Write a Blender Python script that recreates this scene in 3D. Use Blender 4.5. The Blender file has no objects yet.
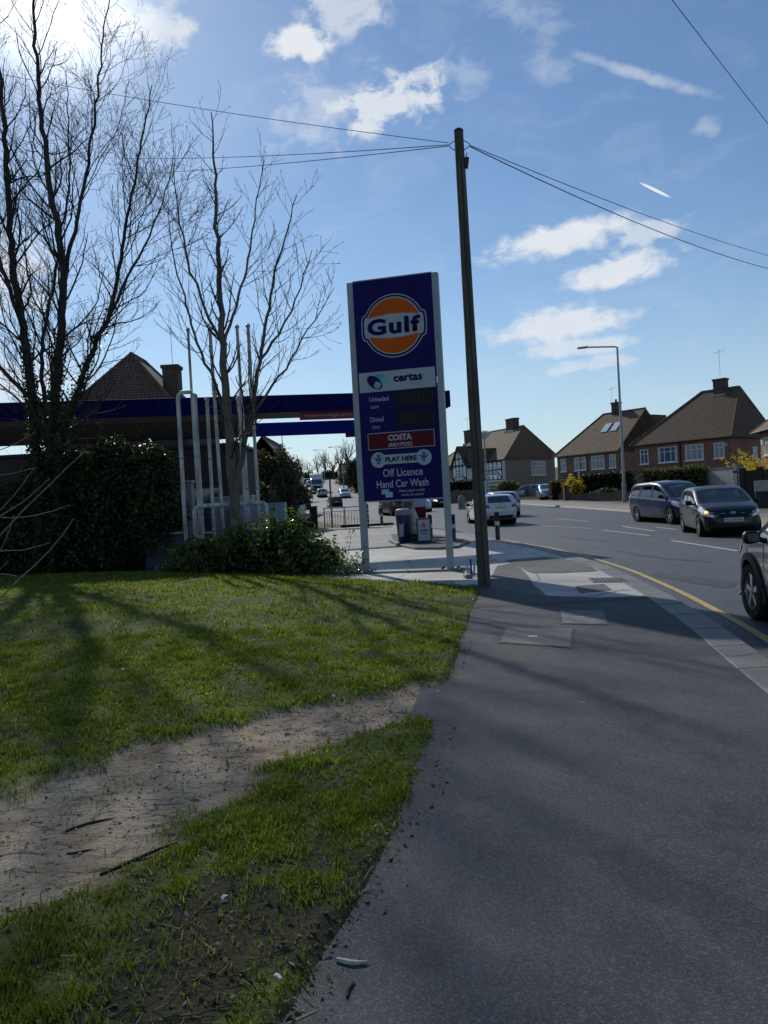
import bpy, bmesh, math, random
import numpy as np
from mathutils import Vector, Matrix, noise as mnoise
from mathutils.bvhtree import BVHTree
R = math.radians
sc = bpy.context.scene
C = sc.collection
random.seed(7)
rng = np.random.default_rng(11)

# ------------------------------------------------------------------ camera
EYE = 1.6
FPX = 760.0
PITCH, ROLL = R(0.9), R(3.15)
_f = Vector((0, math.cos(PITCH), -math.sin(PITCH)))
_r0 = Vector((1, 0, 0)); _u0 = Vector((0, math.sin(PITCH), math.cos(PITCH)))
_r = _r0*math.cos(ROLL) - _u0*math.sin(ROLL)
_u = _u0*math.cos(ROLL) + _r0*math.sin(ROLL)
cam = bpy.data.cameras.new('camera')
cam.sensor_fit = 'VERTICAL'; cam.sensor_height = 36; cam.lens = 36*FPX/1024
cam.clip_start = 0.05; cam.clip_end = 5000
camo = bpy.data.objects.new('camera', cam); C.objects.link(camo)
M = Matrix((( _r.x, _u.x, -_f.x, 0), (_r.y, _u.y, -_f.y, 0), (_r.z, _u.z, -_f.z, EYE), (0, 0, 0, 1)))
camo.matrix_world = M
sc.camera = camo

# ------------------------------------------------------------------ light, exposure
SUN_AZ, SUN_EL = R(-22), R(33)
sdir = Vector((math.sin(SUN_AZ)*math.cos(SUN_EL), math.cos(SUN_AZ)*math.cos(SUN_EL), math.sin(SUN_EL)))
sl = bpy.data.lights.new('sun', 'SUN'); sl.energy = 3.2; sl.angle = R(0.8); sl.color = (1, .95, .86)
slo = bpy.data.objects.new('sun', sl); C.objects.link(slo)
slo.rotation_euler = sdir.to_track_quat('Z', 'Y').to_euler()
SKY = 0.082
sc.view_settings.view_transform = 'Standard'; sc.view_settings.look = 'None'
sc.view_settings.exposure = 0.0; sc.view_settings.gamma = 1.0
sc.view_settings.use_curve_mapping = False
sc.cycles.max_bounces = 6; sc.cycles.transparent_max_bounces = 8
sc.cycles.use_denoising = True

world = bpy.data.worlds.new('World'); sc.world = world; world.use_nodes = True
nt = world.node_tree; nt.nodes.clear()
def N(t, typ, **kw):
    n = t.nodes.new(typ)
    for k, v in kw.items():
        if k.startswith('i_'):
            n.inputs[k[2:].replace('_', ' ')].default_value = v
        else: setattr(n, k, v)
    return n
def math_n(t, op, a, b=None, clamp=False):
    n = t.nodes.new('ShaderNodeMath'); n.operation = op; n.use_clamp = clamp
    for i, v in enumerate((a, b)):
        if v is None: continue
        if isinstance(v, (int, float)): n.inputs[i].default_value = v
        else: t.links.new(v, n.inputs[i])
    return n.outputs[0]
def smooth_n(t, v, lo, hi):
    n = t.nodes.new('ShaderNodeMapRange'); n.interpolation_type = 'SMOOTHSTEP'
    t.links.new(v, n.inputs[0]); n.inputs[1].default_value = lo; n.inputs[2].default_value = hi
    return n.outputs[0]
sky = N(nt, 'ShaderNodeTexSky', sky_type='NISHITA', sun_disc=False, sun_elevation=SUN_EL, sun_rotation=SUN_AZ,
        altitude=50, air_density=1.15, dust_density=.18, ozone_density=2.0)
tc = N(nt, 'ShaderNodeTexCoord')
sep = N(nt, 'ShaderNodeSeparateXYZ'); nt.links.new(tc.outputs['Generated'], sep.inputs[0])
DEG = 180/math.pi
az = math_n(nt, 'MULTIPLY', math_n(nt, 'ARCTAN2', sep.outputs[0], sep.outputs[1]), DEG)
el = math_n(nt, 'MULTIPLY', math_n(nt, 'ARCSINE', sep.outputs[2]), DEG)
comb = N(nt, 'ShaderNodeCombineXYZ'); nt.links.new(az, comb.inputs[0]); nt.links.new(el, comb.inputs[1])
def sky_noise(scale, sx=1, sy=1.6, detail=9, rough=.6, dist=0.3):
    mp = N(nt, 'ShaderNodeMapping'); mp.inputs['Scale'].default_value = (sx, sy, 1)
    nt.links.new(comb.outputs[0], mp.inputs[0])
    n = N(nt, 'ShaderNodeTexNoise'); n.inputs['Scale'].default_value = scale; n.inputs['Detail'].default_value = detail
    n.inputs['Roughness'].default_value = rough; n.inputs['Distortion'].default_value = dist
    nt.links.new(mp.outputs[0], n.inputs['Vector']); return n.outputs[0]
n1 = sky_noise(.42); n2 = sky_noise(.16, 1, 2.2, 6, .6, .8)
def px_azel(x, y):
    d = _f*FPX + _r*(x-384) + _u*(512-y)
    return math.atan2(d.x, d.y)*DEG, math.asin(d.z/d.length)*DEG
def cloud(x, y, rx, ry, tilt=0, amt=1.0, soft=1.0, nz=1.3):
    """a cloud in the direction the photograph shows it in; rx, ry in degrees"""
    a0, e0 = px_azel(x, y)
    da = math_n(nt, 'MULTIPLY', math_n(nt, 'SUBTRACT', az, a0), math.cos(R(e0))); de = math_n(nt, 'SUBTRACT', el, e0)
    c, s = math.cos(R(tilt)), math.sin(R(tilt))
    p = math_n(nt, 'DIVIDE', math_n(nt, 'ADD', math_n(nt, 'MULTIPLY', da, c), math_n(nt, 'MULTIPLY', de, s)), rx)
    q = math_n(nt, 'DIVIDE', math_n(nt, 'SUBTRACT', math_n(nt, 'MULTIPLY', de, c), math_n(nt, 'MULTIPLY', da, s)), ry)
    d = math_n(nt, 'SQRT', math_n(nt, 'ADD', math_n(nt, 'POWER', math_n(nt, 'ABSOLUTE', p), 2), math_n(nt, 'POWER', math_n(nt, 'ABSOLUTE', q), 2)))
    m = math_n(nt, 'SUBTRACT', 1.0, d)
    v = math_n(nt, 'ADD', math_n(nt, 'ADD', m, .30), math_n(nt, 'MULTIPLY', math_n(nt, 'SUBTRACT', n1, .52), nz*2.6))
    g = smooth_n(nt, d, 1.9, .7)
    return math_n(nt, 'MULTIPLY', math_n(nt, 'MULTIPLY', smooth_n(nt, v, .0, .72*soft), g), amt)
clouds = [cloud(562, 240, 5.6, 1.05, 4, .9, 1.1, .8), cloud(645, 232, 2.2, .9, 8, .6), cloud(620, 269, 3.8, 1.1, 5, .85, 1.1, .9), cloud(560, 325, 4.8, 1.4, 2, .8, 1.2, .9), cloud(575, 347, 4.2, .7, 2, .6, 1.1, .9),
          cloud(385, 105, 4.4, 1.7, 12, .8, 1.2, 1.7), cloud(300, 44, 2.1, 1.0, 5, .95, .9, 1.1), cloud(330, 110, 4.5, 2.6, 10, .4, 1.6), cloud(155, 28, 2.6, 1.5, 10, .75, 1.3), cloud(345, 8, 3, 1.6, 10, .6, 1.4),
          cloud(34, 6, 2.4, 2.4, 0, .6, 1.8, 1.0), cloud(0, 275, 3.5, 3.2, 0, .75, 1.4), cloud(20, 380, 4, 2.2, 0, .6, 1.5), cloud(590, 365, 3, .6, 2, .45), cloud(545, 60, 2, 1.2, -30, .25, 1.8),
          cloud(630, 72, 4.8, .40, -27, .40, 1.6, .95), cloud(708, 128, .8, .7, -20, .3, 1.5), cloud(655, 190, 1.0, .085, -34, 1.0, .6, .04), cloud(465, 75, 2, 1.5, 0, .25, 1.6), cloud(520, 10, 4, 1, -25, .25, 1.8)]
acc = clouds[0]
for c_ in clouds[1:]: acc = math_n(nt, 'MAXIMUM', acc, c_)
# thin high veil and whiter air low down
veil = math_n(nt, 'MULTIPLY', smooth_n(nt, n2, .45, .8), .12)
acc = math_n(nt, 'MAXIMUM', acc, veil, True)
a_s, e_s = px_azel(30, -4)
sg = N(nt, 'ShaderNodeVectorMath', operation='DOT_PRODUCT'); nt.links.new(tc.outputs['Generated'], sg.inputs[0]); sg.inputs[1].default_value = sdir
glow = smooth_n(nt, sg.outputs['Value'], math.cos(R(22)), 1.0)
low = smooth_n(nt, el, 26, -1)
white_air = math_n(nt, 'ADD', math_n(nt, 'MULTIPLY', math_n(nt, 'POWER', low, 2.0), .50), math_n(nt, 'MULTIPLY', math_n(nt, 'POWER', glow, 2.0), .12), True)
bw = N(nt, 'ShaderNodeMixRGB', blend_type='MULTIPLY'); bw.inputs[0].default_value = 1.0
nt.links.new(sky.outputs[0], bw.inputs[1]); bw.inputs[2].default_value = (SKY*.88, SKY*1.03, SKY*1.18, 1)
m1 = N(nt, 'ShaderNodeMixRGB'); nt.links.new(white_air, m1.inputs[0]); nt.links.new(bw.outputs[0], m1.inputs[1]); m1.inputs[2].default_value = (.56, .69, .84, 1)
shade = N(nt, 'ShaderNodeMixRGB'); nt.links.new(n1, shade.inputs[0]); shade.inputs[1].default_value = (.72, .77, .84, 1); shade.inputs[2].default_value = (.90, .91, .92, 1)
m2 = N(nt, 'ShaderNodeMixRGB'); nt.links.new(acc, m2.inputs[0]); nt.links.new(m1.outputs[0], m2.inputs[1]); nt.links.new(shade.outputs[0], m2.inputs[2])
sunb = math_n(nt, 'POWER', smooth_n(nt, sg.outputs['Value'], math.cos(R(9)), 1.0), 3.0)
m3 = N(nt, 'ShaderNodeMixRGB', blend_type='ADD'); nt.links.new(sunb, m3.inputs[0]); nt.links.new(m2.outputs[0], m3.inputs[1]); m3.inputs[2].default_value = (.75, .7, .62, 1)
bg = N(nt, 'ShaderNodeBackground'); nt.links.new(m3.outputs[0], bg.inputs[0]); bg.inputs[1].default_value = 1.0
wo = N(nt, 'ShaderNodeOutputWorld'); nt.links.new(bg.outputs[0], wo.inputs[0])

# ------------------------------------------------------------------ ground shape and placing
_HY = [0, 30, 48, 75, 104, 150, 190, 240, 270, 300, 3000]
_HZ = [0, 0, .3, .7, 1.0, 3.9, 6.5, 9, 9.6, 9.7, 9.7]
def h(y): return float(np.interp(y, _HY, _HZ))
def ray(px, py): return _f*FPX + _r*(px-384) + _u*(512-py)
def at(px, D, z=None):
    """ground point at depth D seen in photo column px"""
    z = h(D) if z is None else z
    k = (px-384)/FPX
    # (v.r) = k (v.f) with v = (x, D, z-EYE)
    a = _r.x - k*_f.x; b = (_r.y - k*_f.y)*D + (_r.z - k*_f.z)*(z-EYE)
    return Vector((-b/a, D, z))
def Gp(px, py, z=0):
    d = ray(px, py); s = (z-EYE)/d.z
    return Vector((d.x*s, d.y*s, z))
def zof(px, py, D):
    """height of what is seen at pixel (px, py) at depth D"""
    d = ray(px, py); return EYE + d.z*D/d.y
def P3(px, py, D):
    d = ray(px, py); return Vector((d.x*D/d.y, D, EYE + d.z*D/d.y))

# ------------------------------------------------------------------ objects
def tag(o, label=None, cat=None, group=None, kind=None):
    if label: o['label'] = label
    if cat: o['category'] = cat
    if group: o['group'] = group
    if kind: o['kind'] = kind
    return o
def empty(name, loc=(0, 0, 0), rz=0, label=None, cat=None, group=None):
    o = bpy.data.objects.new(name, None); C.objects.link(o); o.location = loc; o.rotation_euler = (0, 0, rz)
    o.empty_display_size = .2
    return tag(o, label, cat, group)
class MB:
    def __init__(s): s.v = []; s.f = []; s.m = []
    def add(s, vs, fs, mi=0):
        b = len(s.v); s.v.extend([tuple(p) for p in vs]); s.f.extend([tuple(i+b for i in q) for q in fs]); s.m.extend([mi]*len(fs)); return s
    def box(s, c, d, rz=0, mi=0, rx=0, ry=0):
        x, y, z = d[0]/2, d[1]/2, d[2]/2
        vs = [Vector(p) for p in ((-x,-y,-z),(x,-y,-z),(x,y,-z),(-x,y,-z),(-x,-y,z),(x,-y,z),(x,y,z),(-x,y,z))]
        m = Matrix.Rotation(rz, 3, 'Z') @ Matrix.Rotation(ry, 3, 'Y') @ Matrix.Rotation(rx, 3, 'X')
        return s.add([m @ p + Vector(c) for p in vs], [(0,3,2,1),(4,5,6,7),(0,1,5,4),(1,2,6,5),(2,3,7,6),(3,0,4,7)], mi)
    def b2(s, lo, hi, mi=0): 
        return s.box([(a+b)/2 for a, b in zip(lo, hi)], [abs(b-a) for a, b in zip(lo, hi)], mi=mi)
    def tube(s, pts, rads, n=8, cap=True, mi=0):
        pts = [Vector(p) for p in pts]
        if isinstance(rads, (int, float)): rads = [rads]*len(pts)
        vs = []; prev = None
        for i, p in enumerate(pts):
            t = (pts[min(i+1, len(pts)-1)] - pts[max(i-1, 0)]).normalized()
            if prev is None:
                a = Vector((0, 0, 1)) if abs(t.z) < .9 else Vector((1, 0, 0))
                u = t.cross(a).normalized()
            else:
                u = (prev - t*prev.dot(t)).normalized()
            prev = u; w = t.cross(u)
            for k in range(n):
                an = 2*math.pi*k/n; vs.append(p + (u*math.cos(an) + w*math.sin(an))*rads[i])
        fs = []
        for i in range(len(pts)-1):
            for k in range(n):
                fs.append((i*n+k, i*n+(k+1) % n, (i+1)*n+(k+1) % n, (i+1)*n+k))
        if cap: fs += [tuple(range(n))[::-1], tuple((len(pts)-1)*n+k for k in range(n))]
        return s.add(vs, fs, mi)
    def prism(s, poly, z0, z1, mi=0):
        n = len(poly)
        vs = [(p[0], p[1], z0) for p in poly] + [(p[0], p[1], z1) for p in poly]
        return s.add(vs, [tuple(range(n))[::-1], tuple(range(n, 2*n))] + [(i, (i+1) % n, n+(i+1) % n, n+i) for i in range(n)], mi)
    def flat(s, poly, y0, t=.006, mi=0):
        """prism of an XZ outline, from y0 towards -Y"""
        n = len(poly)
        vs = [(p[0], y0, p[1]) for p in poly] + [(p[0], y0-t, p[1]) for p in poly]
        return s.add(vs, [tuple(range(n))[::-1], tuple(range(n, 2*n))] + [(i, (i+1) % n, n+(i+1) % n, n+i) for i in range(n)], mi)
    def lathe(s, prof, n=20, c=(0, 0, 0), axis='Z', mi=0, cap=True):
        vs = []
        for r_, z in prof:
            for k in range(n):
                a = 2*math.pi*k/n
                p = (r_*math.cos(a), r_*math.sin(a), z) if axis == 'Z' else (r_*math.cos(a), z, r_*math.sin(a))
                vs.append((p[0]+c[0], p[1]+c[1], p[2]+c[2]))
        fs = []
        for i in range(len(prof)-1):
            for k in range(n): fs.append((i*n+k, i*n+(k+1) % n, (i+1)*n+(k+1) % n, (i+1)*n+k))
        if cap: fs += [tuple(range(n))[::-1], tuple((len(prof)-1)*n+k for k in range(n))]
        return s.add(vs, fs, mi)
    def build(s, name, mats, parent=None, smooth=False, bevel=0):
        me = bpy.data.meshes.new(name); me.from_pydata(s.v, [], s.f); 
        bm = bmesh.new(); bm.from_mesh(me); bmesh.ops.recalc_face_normals(bm, faces=bm.faces)
        bm.to_mesh(me); bm.free()
        if not isinstance(mats, (list, tuple)): mats = [mats]
        for m in mats: me.materials.append(m)
        if len(mats) > 1: me.polygons.foreach_set('material_index', s.m)
        if smooth: me.polygons.foreach_set('use_smooth', [True]*len(me.polygons))
        o = bpy.data.objects.new(name, me); C.objects.link(o)
        if smooth:
            try: me.set_sharp_from_angle(angle=R(40))
            except Exception: pass
        if bevel:
            b = o.modifiers.new('bevel', 'BEVEL'); b.width = bevel; b.segments = 2; b.limit_method = 'ANGLE'
        if parent: o.parent = parent
        return o
def np_mesh(name, V, Fq, mat, parent=None, smooth=False):
    """V (n,3), Fq (m,k) equal-sided faces"""
    me = bpy.data.meshes.new(name); V = np.asarray(V, np.float32); Fq = np.asarray(Fq, np.int32)
    m, k = Fq.shape
    me.vertices.add(len(V)); me.vertices.foreach_set('co', V.ravel())
    me.loops.add(m*k); me.loops.foreach_set('vertex_index', Fq.ravel())
    me.polygons.add(m); me.polygons.foreach_set('loop_start', np.arange(0, m*k, k, dtype=np.int32))
    me.polygons.foreach_set('loop_total', np.full(m, k, np.int32))
    if smooth: me.polygons.foreach_set('use_smooth', np.ones(m, bool))
    me.update(calc_edges=True); me.validate()
    for mm in (mat if isinstance(mat, (list, tuple)) else [mat]): me.materials.append(mm)
    o = bpy.data.objects.new(name, me); C.objects.link(o)
    if parent: o.parent = parent
    return o
def copy_tree(o, parent=None):
    c = o.copy(); C.objects.link(c)
    if parent: c.parent = parent
    for ch in list(o.children): copy_tree(ch, c)
    return c

# ------------------------------------------------------------------ materials
def newmat(name):
    m = bpy.data.materials.new(name); m.use_nodes = True; t = m.node_tree
    return m, t, t.nodes['Principled BSDF']
def coords(t, world=False):
    if world: return N(t, 'ShaderNodeNewGeometry').outputs['Position']
    return N(t, 'ShaderNodeTexCoord').outputs['Object']
def noise(t, vec, scale, detail=4, rough=.55, dist=0, stretch=None):
    if stretch:
        mp = N(t, 'ShaderNodeMapping'); mp.inputs['Scale'].default_value = stretch; t.links.new(vec, mp.inputs[0]); vec = mp.outputs[0]
    n = N(t, 'ShaderNodeTexNoise'); n.inputs['Scale'].default_value = scale; n.inputs['Detail'].default_value = detail
    n.inputs['Roughness'].default_value = rough; n.inputs['Distortion'].default_value = dist
    t.links.new(vec, n.inputs['Vector']); return n.outputs[0]
def mix(t, fac, a, b, mode='MIX'):
    n = N(t, 'ShaderNodeMixRGB', blend_type=mode)
    for i, v in enumerate((fac, a, b)):
        if isinstance(v, (int, float)): n.inputs[i].default_value = v
        elif isinstance(v, tuple): n.inputs[i].default_value = v if len(v) == 4 else v+(1,)
        else: t.links.new(v, n.inputs[i])
    return n.outputs[0]
def bump(t, bsdf, hgt, strength=.3, dist=.01):
    b = N(t, 'ShaderNodeBump'); b.inputs['Strength'].default_value = strength; b.inputs['Distance'].default_value = dist
    t.links.new(hgt, b.inputs['Height']); t.links.new(b.outputs[0], bsdf.inputs['Normal'])
_mc = {}
def pm(name, col, rough=.7, var=.25, scale=4, bmp=0.0, metal=0.0, coat=0.0, col2=None, stretch=None, world=False, spec=.4, fine=0):
    if name in _mc: return _mc[name]
    m, t, b = newmat(name); v = coords(t, world)
    n = noise(t, v, scale, 6, .6, 0, stretch)
    c2 = col2 or tuple(c*(1-var) for c in col); c1 = tuple(min(1, c*(1+var*.6)) for c in col)
    rmp = smooth_n(t, n, .3, .7)
    c = mix(t, rmp, c2, c1)
    if fine:
        n2_ = noise(t, v, fine, 3, .6); c = mix(t, smooth_n(t, n2_, .35, .65), mix(t, .5, c, (0, 0, 0)), c)
    t.links.new(c, b.inputs['Base Color'])
    b.inputs['Roughness'].default_value = rough; b.inputs['Metallic'].default_value = metal
    b.inputs['Coat Weight'].default_value = coat; b.inputs['Coat Roughness'].default_value = .05
    b.inputs['Specular IOR Level'].default_value = spec
    if bmp: bump(t, b, n, bmp, .02)
    _mc[name] = m; return m
def asphalt(name, c1, c2, patch=.5, agg=160, speck=.25, rough=.85):
    m, t, b = newmat(name); v = coords(t, True)
    big = noise(t, v, patch, 5, .6, .4); mid = noise(t, v, 6, 6, .65); 
    vor = N(t, 'ShaderNodeTexVoronoi'); vor.inputs['Scale'].default_value = agg; t.links.new(v, vor.inputs['Vector'])
    c = mix(t, smooth_n(t, big, .3, .7), c1, c2)
    c = mix(t, math_n(t, 'MULTIPLY', smooth_n(t, mid, .35, .75), .45), c, tuple(x*.55 for x in c1))
    vs = N(t, 'ShaderNodeSeparateXYZ'); t.links.new(vor.outputs['Color'], vs.inputs[0])
    c = mix(t, math_n(t, 'MULTIPLY', smooth_n(t, vs.outputs[0], .55, 1.0), speck), c, tuple(min(.6, x*4.2) for x in c2))
    c = mix(t, math_n(t, 'MULTIPLY', smooth_n(t, vs.outputs[1], .6, 1.0), .5), c, tuple(x*.35 for x in c1))
    # cracks
    wv = N(t, 'ShaderNodeTexVoronoi', feature='DISTANCE_TO_EDGE'); wv.inputs['Scale'].default_value = .33
    dn = N(t, 'ShaderNodeTexNoise'); dn.inputs['Scale'].default_value = 1.6; dn.inputs['Detail'].default_value = 6; t.links.new(v, dn.inputs['Vector'])
    wv_in = mix(t, .35, v, dn.outputs['Color'], 'ADD'); t.links.new(wv_in, wv.inputs['Vector'])
    cr = smooth_n(t, wv.outputs[0], .006, .0015)
    gate = smooth_n(t, noise(t, v, .35, 2), .5, .62)
    c = mix(t, math_n(t, 'MULTIPLY', cr, math_n(t, 'MULTIPLY', gate, .7)), c, (.012, .012, .012))
    t.links.new(c, b.inputs['Base Color']); b.inputs['Roughness'].default_value = rough; b.inputs['Specular IOR Level'].default_value = .45
    st = noise(t, v, 1.7, 5, .7, 1.2); st2 = noise(t, v, .9, 3, .5)
    c = mix(t, math_n(t, 'MULTIPLY', smooth_n(t, st, .54, .64), .32), c, tuple(x*.30 for x in c1))
    gv = N(t, 'ShaderNodeTexVoronoi'); gv.inputs['Scale'].default_value = 2.1; t.links.new(v, gv.inputs['Vector'])
    c = mix(t, math_n(t, 'MULTIPLY', smooth_n(t, gv.outputs['Distance'], .055, .04), .55), c, tuple(min(.5, x*3.0) for x in c2))
    t.links.new(c, b.inputs['Base Color'])
    rg = math_n(t, 'ADD', rough-.06, math_n(t, 'MULTIPLY', st2, .16)); t.links.new(rg, b.inputs['Roughness'])
    bump(t, b, vor.outputs['Distance'], .35, .005)
    return m
def tiles(name, c1, c2, w=.3, hh=.2, mortar=(.02, .02, .02), brick=False, ms=.02, axis='XZ', bmp=.4, spec=.4):
    m, t, b = newmat(name); v = coords(t)
    sp = N(t, 'ShaderNodeSeparateXYZ'); t.links.new(v, sp.inputs[0])
    if axis == 'XZ': a_ = math_n(t, 'ADD', sp.outputs[0], sp.outputs[1]); b_ = sp.outputs[2]
    else: a_ = sp.outputs[0]; b_ = sp.outputs[1]
    cb = N(t, 'ShaderNodeCombineXYZ'); t.links.new(a_, cb.inputs[0]); t.links.new(b_, cb.inputs[1])
    br = N(t, 'ShaderNodeTexBrick'); t.links.new(cb.outputs[0], br.inputs['Vector'])
    br.inputs['Color1'].default_value = c1+(1,); br.inputs['Color2'].default_value = c2+(1,); br.inputs['Mortar'].default_value = mortar+(1,)
    br.inputs['Scale'].default_value = 1; br.inputs['Brick Width'].default_value = w; br.inputs['Row Height'].default_value = hh
    br.inputs['Mortar Size'].default_value = ms; br.inputs['Mortar Smooth'].default_value = .3
    n = noise(t, v, .9, 6, .65); n3 = noise(t, v, 5, 4, .6)
    c = mix(t, math_n(t, 'MULTIPLY', smooth_n(t, n, .35, .7), .55), br.outputs[0], tuple(x*.45 for x in c1))
    c = mix(t, math_n(t, 'MULTIPLY', smooth_n(t, n3, .5, .75), .35), c, tuple(min(1, x*1.7) for x in c2))
    t.links.new(c, b.inputs['Base Color']); b.inputs['Roughness'].default_value = .85; b.inputs['Specular IOR Level'].default_value = spec
    bump(t, b, br.outputs['Fac'], -bmp, .01)
    return m
def leafmat(name, c1, c2, c3, rough=.35, trans=.35, spec=.5):
    m, t, b = newmat(name); g = N(t, 'ShaderNodeNewGeometry')
    ri = g.outputs['Random Per Island']
    c = mix(t, smooth_n(t, ri, 0, .75), c1, c2); c = mix(t, smooth_n(t, ri, .82, 1.0), c, c3)
    n = noise(t, g.outputs['Position'], 1.3, 3); c = mix(t, math_n(t, 'MULTIPLY', smooth_n(t, n, .4, .7), .4), c, tuple(x*.55 for x in c1))
    t.links.new(c, b.inputs['Base Color']); b.inputs['Roughness'].default_value = rough; b.inputs['Specular IOR Level'].default_value = spec
    tr = N(t, 'ShaderNodeBsdfTranslucent'); t.links.new(mix(t, 1.0, c, (1.5, 1.7, .6), 'MULTIPLY'), tr.inputs[0])
    ms_ = N(t, 'ShaderNodeMixShader'); ms_.inputs[0].default_value = trans
    t.links.new(b.outputs[0], ms_.inputs[1]); t.links.new(tr.outputs[0], ms_.inputs[2])
    t.links.new(ms_.outputs[0], t.nodes['Material Output'].inputs[0])
    return m
def glassmat(name, tint=(.5, .58, .6), clear=.6):
    m, t, b = newmat(name)
    tr = N(t, 'ShaderNodeBsdfTransparent'); tr.inputs[0].default_value = tint+(1,)
    gl = N(t, 'ShaderNodeBsdfGlossy'); gl.inputs['Roughness'].default_value = .03; gl.inputs[0].default_value = (.9, .95, 1, 1)
    fr = N(t, 'ShaderNodeFresnel'); fr.inputs[0].default_value = 1.55
    k = math_n(t, 'ADD', math_n(t, 'MULTIPLY', fr.outputs[0], 1.1), .03, True)
    ms_ = N(t, 'ShaderNodeMixShader'); t.links.new(k, ms_.inputs[0]); t.links.new(tr.outputs[0], ms_.inputs[1]); t.links.new(gl.outputs[0], ms_.inputs[2])
    t.links.new(ms_.outputs[0], t.nodes['Material Output'].inputs[0])
    return m
def darkglass(name, col=(.015, .02, .025), rough=.06):
    m, t, b = newmat(name)
    n = noise(t, coords(t), 1.2, 3); c = mix(t, n, col, tuple(min(1, x*2.6) for x in col)); t.links.new(c, b.inputs['Base Color'])
    b.inputs['Roughness'].default_value = rough; b.inputs['Specular IOR Level'].default_value = .8
    return m
def emis(name, col, s):
    m, t, b = newmat(name); b.inputs['Base Color'].default_value = col+(1,); b.inputs['Emission Color'].default_value = col+(1,); b.inputs['Emission Strength'].default_value = s
    return m

# numpy value noise
_tab = rng.random((256, 256))
def vnoise(x, y):
    xi = np.floor(x).astype(int); yi = np.floor(y).astype(int); fx = x-xi; fy = y-yi
    fx = fx*fx*(3-2*fx); fy = fy*fy*(3-2*fy)
    g = lambda a, b: _tab[a % 256, b % 256]
    return (g(xi, yi)*(1-fx)+g(xi+1, yi)*fx)*(1-fy)+(g(xi, yi+1)*(1-fx)+g(xi+1, yi+1)*fx)*fy
def fbm(x, y, o=4):
    s = 0; a = .5; t_ = 0
    for i in range(o): s = s+a*vnoise(x*2**i+17*i, y*2**i+31*i); t_ += a; a *= .5
    return s/t_
def sstep(x, lo, hi):
    t_ = np.clip((x-lo)/(hi-lo), 0, 1); return t_*t_*(3-2*t_)

def text(s, w, hgt, mat, parent, x, z, y, bold=.0, t=.004, name='lettering', align='C', shear=0, squash=True, gap=1.0):
    """raised letters in the XZ plane facing -Y, fitted to w x hgt around (x, z)"""
    cu = bpy.data.curves.new(name, 'FONT'); cu.body = s; cu.size = 1; cu.offset = bold; cu.shear = shear; cu.space_character = gap; cu.resolution_u = 3; cu.align_x = 'CENTER'
    o = bpy.data.objects.new(name, cu); C.objects.link(o)
    dg = bpy.context.evaluated_depsgraph_get(); me = bpy.data.meshes.new_from_object(o.evaluated_get(dg))
    bpy.data.objects.remove(o); bpy.data.curves.remove(cu)
    co = np.empty(len(me.vertices)*3); me.vertices.foreach_get('co', co); co = co.reshape(-1, 3)
    lo, hi = co.min(0), co.max(0); sx = w/(hi[0]-lo[0]); sz = hgt/(hi[1]-lo[1])
    if not squash: sx = sz = min(sx, sz)
    cx = {'C': (lo[0]+hi[0])/2, 'L': lo[0]}[align]
    X_ = (co[:, 0]-cx)*sx; Z_ = (co[:, 1]-(lo[1]+hi[1])/2)*sz
    co2 = np.stack([x+X_, np.full(len(co), y), z+Z_], 1)
    me.vertices.foreach_set('co', co2.ravel()); 
    bm = bmesh.new(); bm.from_mesh(me)
    bmesh.ops.remove_doubles(bm, verts=bm.verts, dist=1e-5)
    r_ = bmesh.ops.extrude_face_region(bm, geom=bm.faces[:])
    for e in r_['geom']:
        if isinstance(e, bmesh.types.BMVert): e.co.y -= t
    bmesh.ops.recalc_face_normals(bm, faces=bm.faces)
    bm.to_mesh(me); bm.free(); me.materials.clear(); me.materials.append(mat)
    o = bpy.data.objects.new(name, me); C.objects.link(o); o.parent = parent
    return o
def circ(cx, cz, rx, rz=None, n=32, a0=0, a1=360):
    rz = rz or rx
    full = abs(a1-a0) >= 360
    k = n if full else n+1
    return [(cx+rx*math.cos(R(a0+(a1-a0)*i/n)), cz+rz*math.sin(R(a0+(a1-a0)*i/n))) for i in range(k)]
def rect(x0, z0, x1, z1): return [(x0, z0), (x1, z0), (x1, z1), (x0, z1)]

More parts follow.
